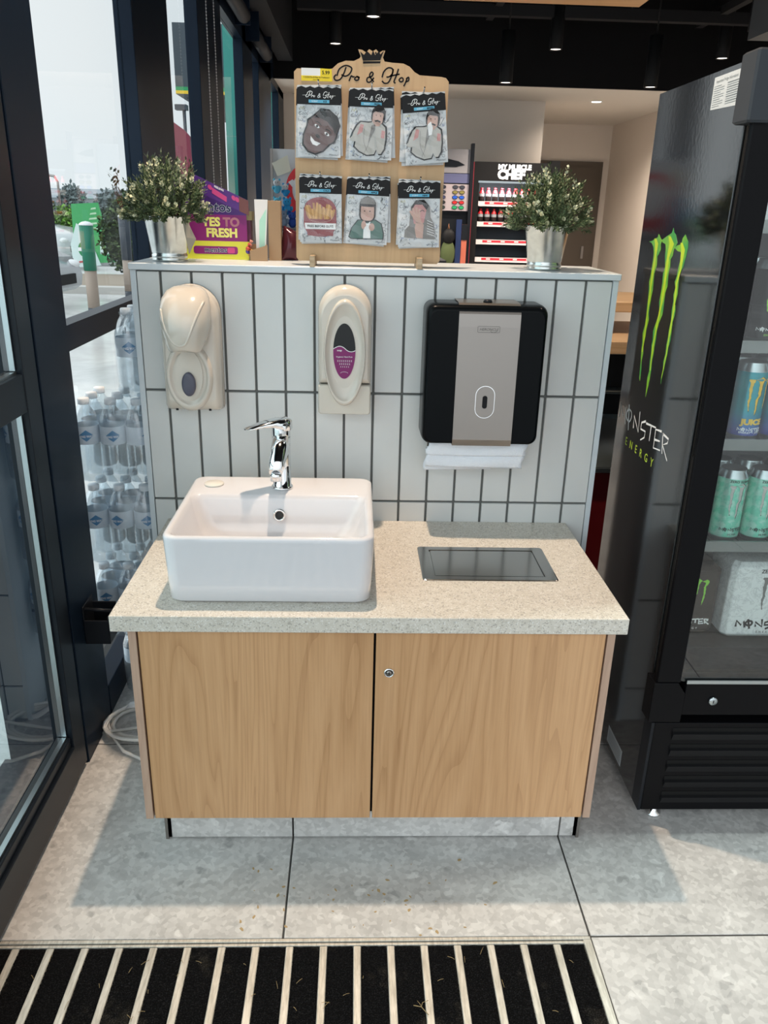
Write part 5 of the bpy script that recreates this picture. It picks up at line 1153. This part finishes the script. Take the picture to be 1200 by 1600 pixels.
mb = MB(); mb.poly([(-.35, 1.0), (-.16, 1.0), (-.17, 1.24), (-.22, 1.30), (-.35, 1.33)], -.05, -.045, RF, 0); mb.build('poster', mat('poster_pale', (.55, .53, .50), .6), rk)
def plush(x, y, z, s, c, c2, label):
    t_ = thing('plush_toy', (x, y, z), label, 'plush toy', 'plush toys on the toy rack')
    mb = MB(); mb.ell((x, y, z+s*.5), s*.42, s*.36, s*.5, 14, 8); mb.build('body', c, t_)
    mb = MB(); mb.ell((x, y-.01, z+s*1.15), s*.40, s*.38, s*.36, 14, 8); mb.build('head', c2, t_)
    for d in (-1, 1): mb = MB(); mb.ell((x+d*s*.3, y, z+s*1.48), s*.13, s*.08, s*.15, 8, 6); mb.build('ear', c, t_)
    for d in (-1, 1): mb = MB(); mb.ell((x+d*s*.14, y-.01-s*.36, z+s*1.2), s*.04, s*.03, s*.05, 8, 5); mb.build('eye', M_ink, t_)
    for d in (-1, 1): mb = MB(); mb.ell((x+d*s*.45, y-.01, z+s*.6), s*.12, s*.12, s*.22, 8, 6); mb.build('arm', c, t_)
Bc = mat('plush_blue', (.03, .30, .62), .9); Bl = mat('plush_sky', (.12, .52, .72), .9); Bn = mat('plush_navy', (.02, .07, .35), .9); Bg = mat('plush_grey', (.18, .26, .38), .9); Rp = mat('plush_pink', (.62, .25, .24), .9); Wh = mat('plush_white', (.6, .63, .66), .9); Rd = mat('plush_red', (.5, .03, .04), .9)
for x, y, z, s, c, c2, l in ((-.325, 2.93, 1.535, .05, Bl, Wh, 'white-headed sky blue plush, top left of the toy rack'), (-.275, 2.93, 1.52, .045, Bc, Wh, 'white-headed blue plush beside the top left toy on the rack'),
    (-.320, 2.88, 1.43, .055, Bl, Bl, 'all sky blue plush in the middle of the toy rack'), (-.262, 2.86, 1.42, .060, Bc, Bc, 'bright blue plush in the middle of the toy rack'), (-.285, 2.83, 1.351, .062, Bg, Bg, 'slate grey plush sitting on the rack shelf'),
    (-.232, 2.84, 1.351, .058, Bn, Bn, 'navy plush on the rack shelf beside the grey one'), (-.338, 2.84, 1.351, .040, Bc, Rp, 'small pink-faced blue plush at the shelf corner'), (-.175, 2.84, 1.351, .050, Rd, Rp, 'red plush with pink face at the board edge')):
    plush(x, y, z, s, c, c2, l)
for k, (x, z, c, l) in enumerate(((-.30, .996, M_blk, 'black bag of small goods low on the toy rack'), (-.20, .996, mat('bag_maroon', (.12, .02, .035), .3), 'maroon foil bag low on the toy rack'))):
    mb = MB(); mb.ell((x, 2.88, z+.07), .044, .03, .07, 12, 8); tag(mb.build('goods_bag', c), l, 'bag')
# sunglasses stand
sg = thing('sunglasses_stand', (1.0, 5.9, 0), 'tall sunglasses stand with grey poster header, right of the display board', 'display stand')
SGF = Fr((0, 5.86, 0))
mb = MB(); mb.box(1.172, 1.200, 5.84, 5.92, 0, 2.05); mb.box(.76, .785, 5.84, 5.92, 0, 2.02); mb.box(.785, 1.172, 5.90, 5.92, 0, 1.99); mb.build('frame', M_blk, sg)
mb = MB(); mb.box(.79, 1.168, 5.862, 5.898, 1.475, 1.705); mb.build('lens_panel', mat('pinkish_panel', (.42, .36, .38), .4), sg)
mb = MB(); mb.box(.79, 1.170, 5.87, 5.898, 1.80, 2.00, 0); mb.poly([(.80, 1.88), (.90, 1.93), (1.06, 1.90), (1.12, 1.87), (1.04, 1.85), (.86, 1.85)], -.01, -.005, SGF, 1); mb.poly([(.79, 1.715), (1.17, 1.715), (1.17, 1.795), (.79, 1.795)], -.012, -.006, SGF, 2); mb.build('header_poster', [mat('poster_grey', (.32, .31, .33), .5), M_blk, mat('poster_blue', (.12, .13, .25), .5)], sg)
def shades(c):
    mb = MB(); 
    for d in (-1, 1): mb.poly(ellp(d*.032, 0, .026, .017, 14), 0, .004, ID2, 0); mb.poly(ellp(d*.032, 0, .022, .013, 14), .004, .006, ID2, 1)
    mb.tube([(-.012, -.002, .004), (0, -.004, .008), (.012, -.002, .004)], .002, 5); mb.tube([(-.056, .0, .004), (-.056, .02, .004)], .002, 4); mb.tube([(.056, .0, .004), (.056, .02, .004)], .002, 4)
    return mb
ID2 = Fr((0, 0, 0))
cols_ = [(.05, .05, .06), (.25, .20, .05), (.02, .10, .55), (.55, .02, .02), (.02, .35, .12)]; nm_ = ['smoke', 'amber', 'blue', 'red', 'green']; dk = [(.04, .04, .05), (.05, .05, .06), (.06, .06, .12), (.04, .04, .04), (.05, .06, .05)]
for ci, xx in enumerate((.90, 1.075)):
    for ri in range(5):
        c_ = cols_[ri] if ci else dk[ri]; ml = mat('lens_%d_%d' % (ci, ri), c_, .15, .3)
        o = shades(None).build('sunglasses', [M_blk, ml]); o.location = (xx, 5.861, 1.680-.044*ri)
        tag(o, 'sunglasses with %s lenses, %s of the %s column' % (nm_[ri] if ci else 'dark', ('top', 'second', 'third', 'fourth', 'bottom')[ri], 'right' if ci else 'left'), 'sunglasses', 'sunglasses on the stand')
bp = thing('backpack', (.99, 5.80, .98), 'green and black backpack hung below the sunglasses', 'backpack')
mb = MB(); mb.ell((.995, 5.80, 1.10), .068, .045, .125, 16, 10); mb.build('bag', mat('olive_fabric', (.075, .10, .035), .8), bp)
mb = MB(); mb.ell((.995, 5.79, 1.25), .060, .05, .07, 14, 8); mb.build('top_flap', M_blkm, bp); mb = MB(); mb.tube([(.985, 5.78, 1.30), (.99, 5.77, 1.36), (1.0, 5.78, 1.30)], .006, 6); mb.build('handle_loop', mat('tan_strap', (.30, .14, .07), .7), bp)
mb = MB(); mb.box(1.065, 1.115, 5.80, 5.835, .9, 1.40); tag(mb.build('hanging_pack', mat('navy_pack', (.015, .03, .10), .4)), 'navy hanging goods pack right of the green backpack', 'pack')
mb = MB(); mb.box(1.118, 1.168, 5.80, 5.835, .9, 1.36, 0); mb.box(1.118, 1.168, 5.795, 5.80, 1.22, 1.36, 1); tag(mb.build('hanging_pack', [mat('coral_pack', (.50, .13, .08), .4), M_blk]), 'coral orange hanging goods pack beside the red cabinet side', 'pack')
mb = MB(); mb.box(.80, .90, 5.80, 5.84, 1.40, 1.47); tag(mb.build('cap_stack', mat('dark_goods', (.02, .02, .03), .6)), 'black goods hanging directly under the sunglasses panel', 'goods')
# small chiller with bottles
ch = thing('bottle_chiller', (1.57, 6.2, 0), 'black chiller with lit shelves and white lettered header, behind the right plant', 'chiller')
mb = MB(); mb.box(1.215, 1.93, 5.9, 6.5, 1.745, 1.905); mb.box(1.215, 1.27, 5.9, 6.5, 0, 1.745); mb.box(1.875, 1.93, 5.9, 6.5, 0, 1.745); mb.box(1.27, 1.875, 6.46, 6.5, 0, 1.745); mb.box(1.27, 1.875, 5.9, 6.46, 0, .3); mb.build('cabinet', M_blkm, ch)
mb = MB(); mb.box(1.209, 1.2145, 5.9, 6.5, .1, 1.90); mb.build('side_panel', mat('deep_red_panel', (.30, .02, .035), .35), ch)
mb = MB(); mb.box(1.272, 1.873, 6.45, 6.459, .3, 1.744); mb.build('back_liner', mat('chiller_grey', (.22, .25, .28), .5), ch)
CF = Fr((0, 5.899, 0)); mb = MB(); mb.text('MY MUSCLE', .058, CF.at(1.435, 1.845), .001, 0, 'LEFT', bold=.003); mb.text('CHEF', .105, CF.at(1.435, 1.765), .001, 0, 'LEFT', bold=.006); mb.build('header_lettering', mat('lit_white_letters', (.9, .9, .9), .5, emit=(1, 1, 1), es=.8), ch)
mb = MB(); mb.box(1.26, 1.88, 5.895, 5.90, 1.725, 1.742); mb.build('header_trim', M_silver, ch)
CSH = (1.545, 1.365, 1.205, 1.045, .88)
for z in CSH:
    mb = MB(); mb.box(1.272, 1.873, 5.93, 6.44, z, z+.008, 0); mb.box(1.272, 1.873, 5.922, 5.93, z-.022, z+.022, 1); mb.box(1.335, 1.86, 5.9205, 5.922, z-.004, z+.016, 2)
    for i in range(4): mb.box(1.38+.13*i, 1.42+.13*i, 5.9198, 5.9205, z, z+.012, 1)
    mb.build('price_shelf', [M_int, mat('price_strip_white', (.75, .72, .72), .5), mat('price_strip_red', (.65, .03, .05), .5)], ch)
def cola():
    mb = MB(); mb.lathe([(.022, 0), (.026, .003), (.026, .05), (.024, .055), (.026, .062), (.024, .085), (.012, .112), (.011, .118)], n=12, mi=0); mb.lathe([(.0265, .055), (.0265, .080)], n=12, mi=1, cap0=False, cap1=False); mb.lathe([(.013, .116), (.013, .130), (.0001, .131)], n=10, mi=2)
    mb.lathe([(.0262, .083), (.0135, .112)], n=12, mi=2, cap0=False, cap1=False)
    return mb.build('cola_bottle', [mat('cola_dark', (.03, .02, .02), .2), mat('cola_label', (.35, .36, .38), .4), mat('cola_red', (.55, .02, .03), .4)])
proto = cola(); used = False
for z, l in ((CSH[0], 'top'), (CSH[1], 'second')):
    for i in range(9):
        o = proto if not used else proto.copy()
        if used: COL.objects.link(o)
        used = True; o.location = (1.306+i*.064, 5.965, z+.0085)
        tag(o, 'dark bottle with red cap on the %s shelf of the far lit chiller' % l, 'bottle', 'bottles on the %s shelf of the chiller' % l)
for z in CSH[2:4]:
    mb = MB(); mb.box(1.30, 1.86, 5.94, 6.0, z+.0085, z+.016); tag(mb.build('flat_pack_row', mat('red_packs', (.45, .04, .05), .5)), 'low row of flat red packs on %s chiller shelf' % ('the third' if z > 1.1 else 'the fourth'), 'packs')
mb = MB(); mb.box(1.94, 2.02, 5.95, 6.5, 0, 1.93); tag(mb.build('black_cabinet', M_blkm), 'narrow black cabinet just right of the lit chiller, behind the plant', 'cabinet')
mb = MB(); mb.box(-.1, .75, 3.6, 4.0, 0, 1.15); tag(mb.build('shop_shelf_unit', mat('shelf_unit_dark', (.05, .05, .055), .6)), 'dark low shelf unit behind the display board', 'shelf unit')
# service counter seen in the gap beside the tall fridge
sc_ = thing('service_counter', (1.5, .9, 0), 'dark service counter with timber tops seen between partition and tall fridge', 'counter')
mb = MB(); mb.bbox(.93, 2.4, .56, 1.1, 1.032, 1.075, .003); mb.build('worktop', M_bench, sc_)
mb = MB(); mb.bbox(.955, 2.4, .72, 1.1, 1.150, 1.185, .003); mb.build('upper_shelf', M_bench, sc_)
for x in (1.0, 2.3): mb = MB(); mb.box(x, x+.03, .75, 1.05, 1.075, 1.150); mb.build('upright', M_blk, sc_)
mb = MB(); mb.box(.96, 2.38, .66, 1.08, .62, 1.032); mb.build('black_body', M_blkm, sc_)
mb = MB(); mb.box(.94, 2.38, .60, 1.08, .08, .62); mb.build('red_base', mat('deep_red_panel2', (.10, .004, .006), .35), sc_)
mb = MB(); mb.box(.935, 2.39, .57, .66, .62, .635); mb.build('ledge', M_silver, sc_)
for k, (z, l) in enumerate(((.905, 'upper'), (.636, 'lower'))):
    mb = MB(); 
    if k == 0: mb.bbox(.94, 1.10, .585, .655, .895, .905, .002)
    else: rg = [[Vector((p[0], p[1], z_)) for p in rrect(.95-i_, 1.10+i_, .585-i_*.3, .652+i_*.05, .012, 4)] for i_, z_ in ((0, .636), (.004, .80), (.006, .81))]; mb.rings(rg, 0, True, True, False)
    o = mb.build('metal_tray', M_silver); tag(o, '%s metal tray in the dark gap beside the tall fridge' % l, 'tray')

# ============================================================ OUTSIDE
M_ground = mat('forecourt_concrete', (.50, .50, .49), .22)
t, b = nodes(M_ground); v = objco(t); t.links.new(ramp(t, noise(t, v, .8, 6, .65, .4), [(.35, (.50, .50, .49)), (.6, (.78, .78, .77))]), b.inputs['Base Color'])
mb = MB(); mb.box(-60, XF-.225, -12, 70, -.12, -.02); mb.box(XF-.225, 20, -14, -3.2, -.12, -.02); struct(mb.build('ground', M_ground))
mb = MB(); mb.box(-40, -2.2, 12.4, 12.7, -.02, .10); mb.box(-40, -2.0, 12.7, 16.0, -.02, .04, 1); struct(mb.build('trim_22', [mat('kerb', (.55, .53, .50), .8), mat('bark', (.34, .28, .22), .9)]))
struct(MB().box(-40, -2.0, 19.2, 40, -.02, -.005).build('trim_23', mat('asphalt', (.20, .21, .21), .5)))
M_bol = mat('bollard_grey', (.035, .045, .06), .4); M_bt = mat('bollard_tan', (.34, .27, .22), .6); M_bg = mat('bollard_green', (.01, .16, .09), .4)
for x, y, top, l, z1 in ((-3.24, 8.6, M_bg, 'green-topped bollard outside, nearest the black window post', 1.22), (-3.38, 10.85, M_bol, 'dark bollard outside in front of the bush, white cap', 1.30), (-2.86, 10.9, M_bol, 'dark bollard outside hidden partly by the left plant', 1.30)):
    t_ = thing('bollard', (x, y, -.02), l, 'bollard', 'bollards on the forecourt'); z0 = -.02
    mb = MB(); mb.lathe([(.075, 0), (.075, .22)], c=(x, y, z0), n=18); mb.build('base_band', M_bol, t_)
    mb = MB(); mb.lathe([(.074, .22), (.074, .68)], c=(x, y, z0), n=18); mb.build('tan_band', M_bt, t_)
    mb = MB(); mb.lathe([(.078, .68), (.085, z1)], c=(x, y, z0), n=18); mb.build('upper_sleeve', top, t_)
    mb = MB(); mb.lathe([(.086, z1), (.086, z1+.015), (.05, z1+.04), (.0001, z1+.05)], c=(x, y, z0), n=18); mb.build('cap', M_card, t_)
# A-frame poster
asg = thing('forecourt_sign', (-6.1, 18.2, -.02), 'green printed forecourt sign standing outside behind the first bollard', 'sign')
GF = Fr((0, 18.0, 0)); mb = MB(); mb.poly([(-6.56, .10), (-5.62, .16), (-5.90, 1.48), (-6.52, 1.44)], -.05, 0, GF, 0); mb.build('green_panel', mat('sign_green', (.06, .36, .12), .5), asg)
mb = MB(); mb.poly([(-6.60, .02), (-5.95, .08), (-6.22, .85), (-6.44, 1.02), (-6.62, .55)], 0, .02, GF, 0); mb.poly(ellp(-6.33, .44, .12, .17, 18), .02, .03, GF, 1); mb.poly([(-6.45, .40), (-6.21, .40), (-6.21, .48), (-6.45, .48)], .03, .035, GF, 2)
mb.poly([(-6.46, .13), (-6.12, .16), (-6.12, .20), (-6.46, .17)], .02, .03, GF, 3)
for i in range(2): mb.poly([(-5.95+i*.13, .34), (-5.86+i*.13, .34), (-5.86+i*.13, .62), (-5.93+i*.13, .62)], 0, .01, GF, 0)
for i in range(5): mb.poly([(-6.2+.03*i, .88+.11*i), (-5.95, .90+.11*i), (-5.96, .94+.11*i), (-6.18+.03*i, .92+.11*i)], 0, .01, GF, 4)
mb.build('white_panel', [mat('sign_white', (.62, .74, .72), .5), mat('sign_green2', (.03, .25, .09), .5), M_card, mat('sign_red2', (.5, .08, .08), .5), mat('sign_lt', (.45, .66, .45), .5)], asg)
# canopy fascia, maroon sign, lamp, building
cnp = thing('canopy_fascia', (-5.9, 30.5, 5.1), 'dark canopy fascia outside with a green and yellow stripe', 'canopy')
mb = MB(); mb.box(-6.38, -3.0, 30, 36, 5.20, 7.42); mb.build('fascia', mat('canopy_dark', (.045, .06, .075), .5), cnp)
mb = MB(); mb.box(-6.36, -3.0, 29.9, 30, 5.30, 5.42); mb.build('green_stripe', mat('stripe_green', (.02, .30, .10), .5), cnp); mb = MB(); mb.box(-6.36, -3.0, 29.9, 30, 5.20, 5.30); mb.build('yellow_stripe', mat('stripe_yellow', (.85, .55, .03), .5), cnp)
mb = MB(); mb.poly([(-6.2, 5.2), (-5.45, 4.5), (-3.0, 4.5), (-3.0, 5.2)], -33, -32, Fr((0, -1, 0)), 0); mb.build('underside', mat('canopy_under', (.10, .11, .12), .6), cnp)
mb = MB(); mb.box(-4.3, -4.0, 31, 31.3, -.02, 5.2); mb.build('column', mat('canopy_col', (.4, .42, .44), .5), cnp)
mr = thing('price_sign', (-4.8, 22.1, -.02), 'maroon sign tower outside with stepped edge', 'sign')
mb = MB(); mb.poly([(-5.0, 2.2), (-4.30, 2.2), (-4.30, 2.62), (-4.45, 2.75), (-4.48, 3.25), (-4.62, 3.40), (-4.95, 3.62)], -22.3, -22.1, Fr((0, 0, 0)), 0); mb.build('panel', mat('maroon_sign', (.20, .02, .045), .5), mr); mb = MB(); mb.box(-4.85, -4.75, 22.15, 22.25, -.02, 2.2); mb.build('post', M_steel, mr)
lp_ = thing('area_light', (-4.95, 24, -.02), 'square floodlight on a thin pole seen under the dark canopy', 'light pole')
mb = MB(); mb.tube([(-4.95, 24, -.02), (-4.95, 24, 4.15)], .05, 8); mb.build('pole', M_bol, lp_); mb = MB(); mb.box(-5.20, -4.86, 23.9, 24.2, 4.08, 4.22); mb.build('head', M_bol, lp_)
wb = thing('white_building', (-4.4, 25, -.02), 'small pale building outside beside the dark window post', 'building')
mb = MB(); mb.box(-4.75, -4.10, 24.5, 25.8, -.02, 3.35); mb.build('wall', mat('building_pale', (.52, .58, .60), .6), wb)
tl_ = thing('teal_hoarding', (-3.5, 26, -.02), 'large teal cladding wall outside the narrow farther windows', 'wall')
mb = MB()
for k in range(2): mb.box(-4.05, -1.5, 26, 26.1, -.02+k*3.6, 3.57+k*3.6)
mb.build('cladding', mat('teal_cladding', (.025, .24, .20), .4), tl_)
sl = thing('street_lamp', (-14.5, 40, -.02), 'grey street lamp far outside with a curved arm', 'street lamp')
mb = MB(); mb.tube([(-14.35, 40, -.02), (-14.35, 40, 2.4), (-14.5, 40, 2.66), (-14.8, 40, 2.70)], .06, 6); mb.build('pole', M_steel, sl); mb = MB(); mb.ell((-14.9, 40, 2.69), .18, .1, .04, 8, 5); mb.build('lamp_head', M_steel, sl)
# trees, hedge, bush
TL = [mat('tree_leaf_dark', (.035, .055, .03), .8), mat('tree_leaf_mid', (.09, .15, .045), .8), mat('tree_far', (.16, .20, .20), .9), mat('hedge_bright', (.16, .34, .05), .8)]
def foliage(c, rx, ry, rz, n, s, mi, seed, name='foliage', parent=None, up=0):
    r = random.Random(seed); mb = MB()
    for i in range(n):
        d = Vector((r.gauss(0, 1), r.gauss(0, 1), r.gauss(0, 1))).normalized()*(r.random()**.4)
        p = Vector(c)+Vector((d.x*rx, d.y*ry, d.z*rz)); q = Vector((r.gauss(0, 1), r.gauss(0, 1), r.gauss(0, 1)+up)).normalized(); e = q.orthogonal().normalized()
        k = s*r.uniform(.6, 1.4); mb.add([p, p+q*k*.5+e*k*.28, p+q*k, p+q*k*.5-e*k*.28], [(0, 1, 2, 3)], r.choice(mi) )
    return mb
def tree(name, x, y, h, rx, rz, label, mi, n, s, seed, group='trees and shrubs outside', twigs=0):
    t_ = thing(name, (x, y, -.02), label, 'tree' if name == 'tree' else 'shrub', group)
    mb = foliage((x, y, h-rz), rx, rx*.7, rz, n, s, mi, seed)
    r = random.Random(seed)
    for k in range(twigs):
        bx_ = x+r.uniform(-.5, .3)*rx
        for q in range(26): pz = h-rz*.3+q*.028; p = Vector((bx_+r.gauss(0, .03)-.1, y, pz)); a = r.uniform(0, 6.28); d = Vector((math.cos(a), 0, .8))*.09; e = Vector((-.02, 0, .02)); mb.add([p, p+d*.5+e, p+d, p+d*.5-e], [(0, 1, 2, 3)], mi[0])
    mb.build('foliage', TL, t_)
    mb = MB(); mb.tube([(x, y, -.02), (x+.02, y, h*.5), (x, y, h-rz*.6)], [.05, .04, .02], 6); mb.build('trunk', M_stem, t_)
tree('shrub', -4.75, 16.4, 1.68, .72, .85, 'large dark grey-green shrub outside, behind the middle bollard', [0, 0, 1], 4200, .10, 3, twigs=3)
tree('shrub', -7.6, 21, 1.40, .75, .70, 'bright green shrub outside beside the far trees', [3, 1], 2200, .12, 4)
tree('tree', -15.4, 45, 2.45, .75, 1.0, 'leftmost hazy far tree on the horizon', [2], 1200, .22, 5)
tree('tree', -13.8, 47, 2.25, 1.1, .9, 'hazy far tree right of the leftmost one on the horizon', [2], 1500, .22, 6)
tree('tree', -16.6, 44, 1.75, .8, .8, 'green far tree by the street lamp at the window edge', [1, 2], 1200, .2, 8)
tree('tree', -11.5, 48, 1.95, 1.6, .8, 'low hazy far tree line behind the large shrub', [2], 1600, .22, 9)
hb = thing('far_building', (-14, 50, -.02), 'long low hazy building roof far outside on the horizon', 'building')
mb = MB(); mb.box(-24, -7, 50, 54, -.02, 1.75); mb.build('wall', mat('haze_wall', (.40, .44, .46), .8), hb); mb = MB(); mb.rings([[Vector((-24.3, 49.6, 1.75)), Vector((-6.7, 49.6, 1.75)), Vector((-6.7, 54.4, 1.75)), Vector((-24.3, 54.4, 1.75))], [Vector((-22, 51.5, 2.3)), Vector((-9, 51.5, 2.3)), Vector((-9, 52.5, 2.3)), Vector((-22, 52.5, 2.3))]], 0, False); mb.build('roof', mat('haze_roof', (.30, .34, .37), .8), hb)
# cars: body lofted along its length
def car(x, y, ang, col, label):
    t_ = thing('car', (x, y, -.02), label, 'car', 'cars on the forecourt'); R = Matrix.Rotation(ang, 4, 'Z')
    def T(a, b_, c_): q = R @ Vector((a, b_, c_)); return Vector((x+q.x, y+q.y, -.02+q.z))
    sec = [(-2.15, .30, .62, .78), (-2.05, .22, .72, .84), (-1.5, .18, .95, .88), (-.9, .18, 1.0, .90), (0, .18, 1.0, .90), (.9, .18, .98, .90), (1.5, .20, .90, .88), (2.0, .24, .72, .84), (2.15, .32, .58, .74)]
    mb = MB(); rg = []
    for a, z0, z1, hw in sec:
        zm = z0+(z1-z0)*.55
        rg.append([T(a, -hw*.92, z0), T(a, -hw, zm), T(a, -hw*.90, z1), T(a, 0, z1+.03), T(a, hw*.90, z1), T(a, hw, zm), T(a, hw*.92, z0)])
    mb.rings(rg, 0, True); mb.build('body', col, t_)
    mb = MB(); rg = [[T(a, -hw, z), T(a, -hw*.8, z2), T(a, hw*.8, z2), T(a, hw, z)] for a, hw, z, z2 in ((-1.75, .70, .93, .98), (-1.0, .80, .96, 1.38), (.2, .80, .98, 1.44), (1.15, .74, .95, .99))]
    mb.rings(rg, 0, False); mb.build('cabin_glass', mat('car_glass', (.03, .035, .04), .1), t_)
    mb = MB(); rg = [[T(a, -hw, z), T(a, -hw*.9, z+.03), T(a, hw*.9, z+.03), T(a, hw, z)] for a, hw, z in ((-1.0, .66, 1.38), (.25, .66, 1.44))]; mb.rings(rg, 0, False); mb.build('roof', col, t_)
    for a in (-1.35, 1.35):
        for s_ in (-1, 1):
            mb = MB(); p = T(a, s_*.80, .32); ax = (T(0, 1, 0)-T(0, 0, 0)).normalized(); fr = Fr(p-ax*.1, (T(1, 0, 0)-T(0, 0, 0)), (0, 0, 1), ax)
            mb.lathe([(.31, 0), (.32, .03), (.32, .17), (.31, .2)], fr=fr, n=20, mi=0); mb.lathe([(.19, -.004), (.19, .204)], fr=fr, n=16, mi=1); mb.build('wheel', [M_blkm, M_silver], t_)
    for s_ in (-1, 1): mb = MB(); mb.ell(T(2.06, s_*.60, .62), .12, .15, .07, 10, 6); mb.build('headlight', M_card, t_)
    mb = MB(); mb.box(2.12, 2.18, -.45, .45, .36, .50, 0, Fr(T(0, 0, 0), T(1, 0, 0)-T(0, 0, 0), T(0, 1, 0)-T(0, 0, 0), (0, 0, 1))); mb.build('bumper_grille', M_blkm, t_)
M_carw = mat('car_white', (.62, .65, .67), .25, coat=.5)
car(-8.85, 19.5, math.radians(-12), M_carw, 'white car parked outside beyond the kerb, partly hidden by the post')
car(-6.25, 10.2, math.radians(-6), mat('car_silver', (.42, .44, .46), .2, .4), 'silver car outside nearer the window, only its end visible')
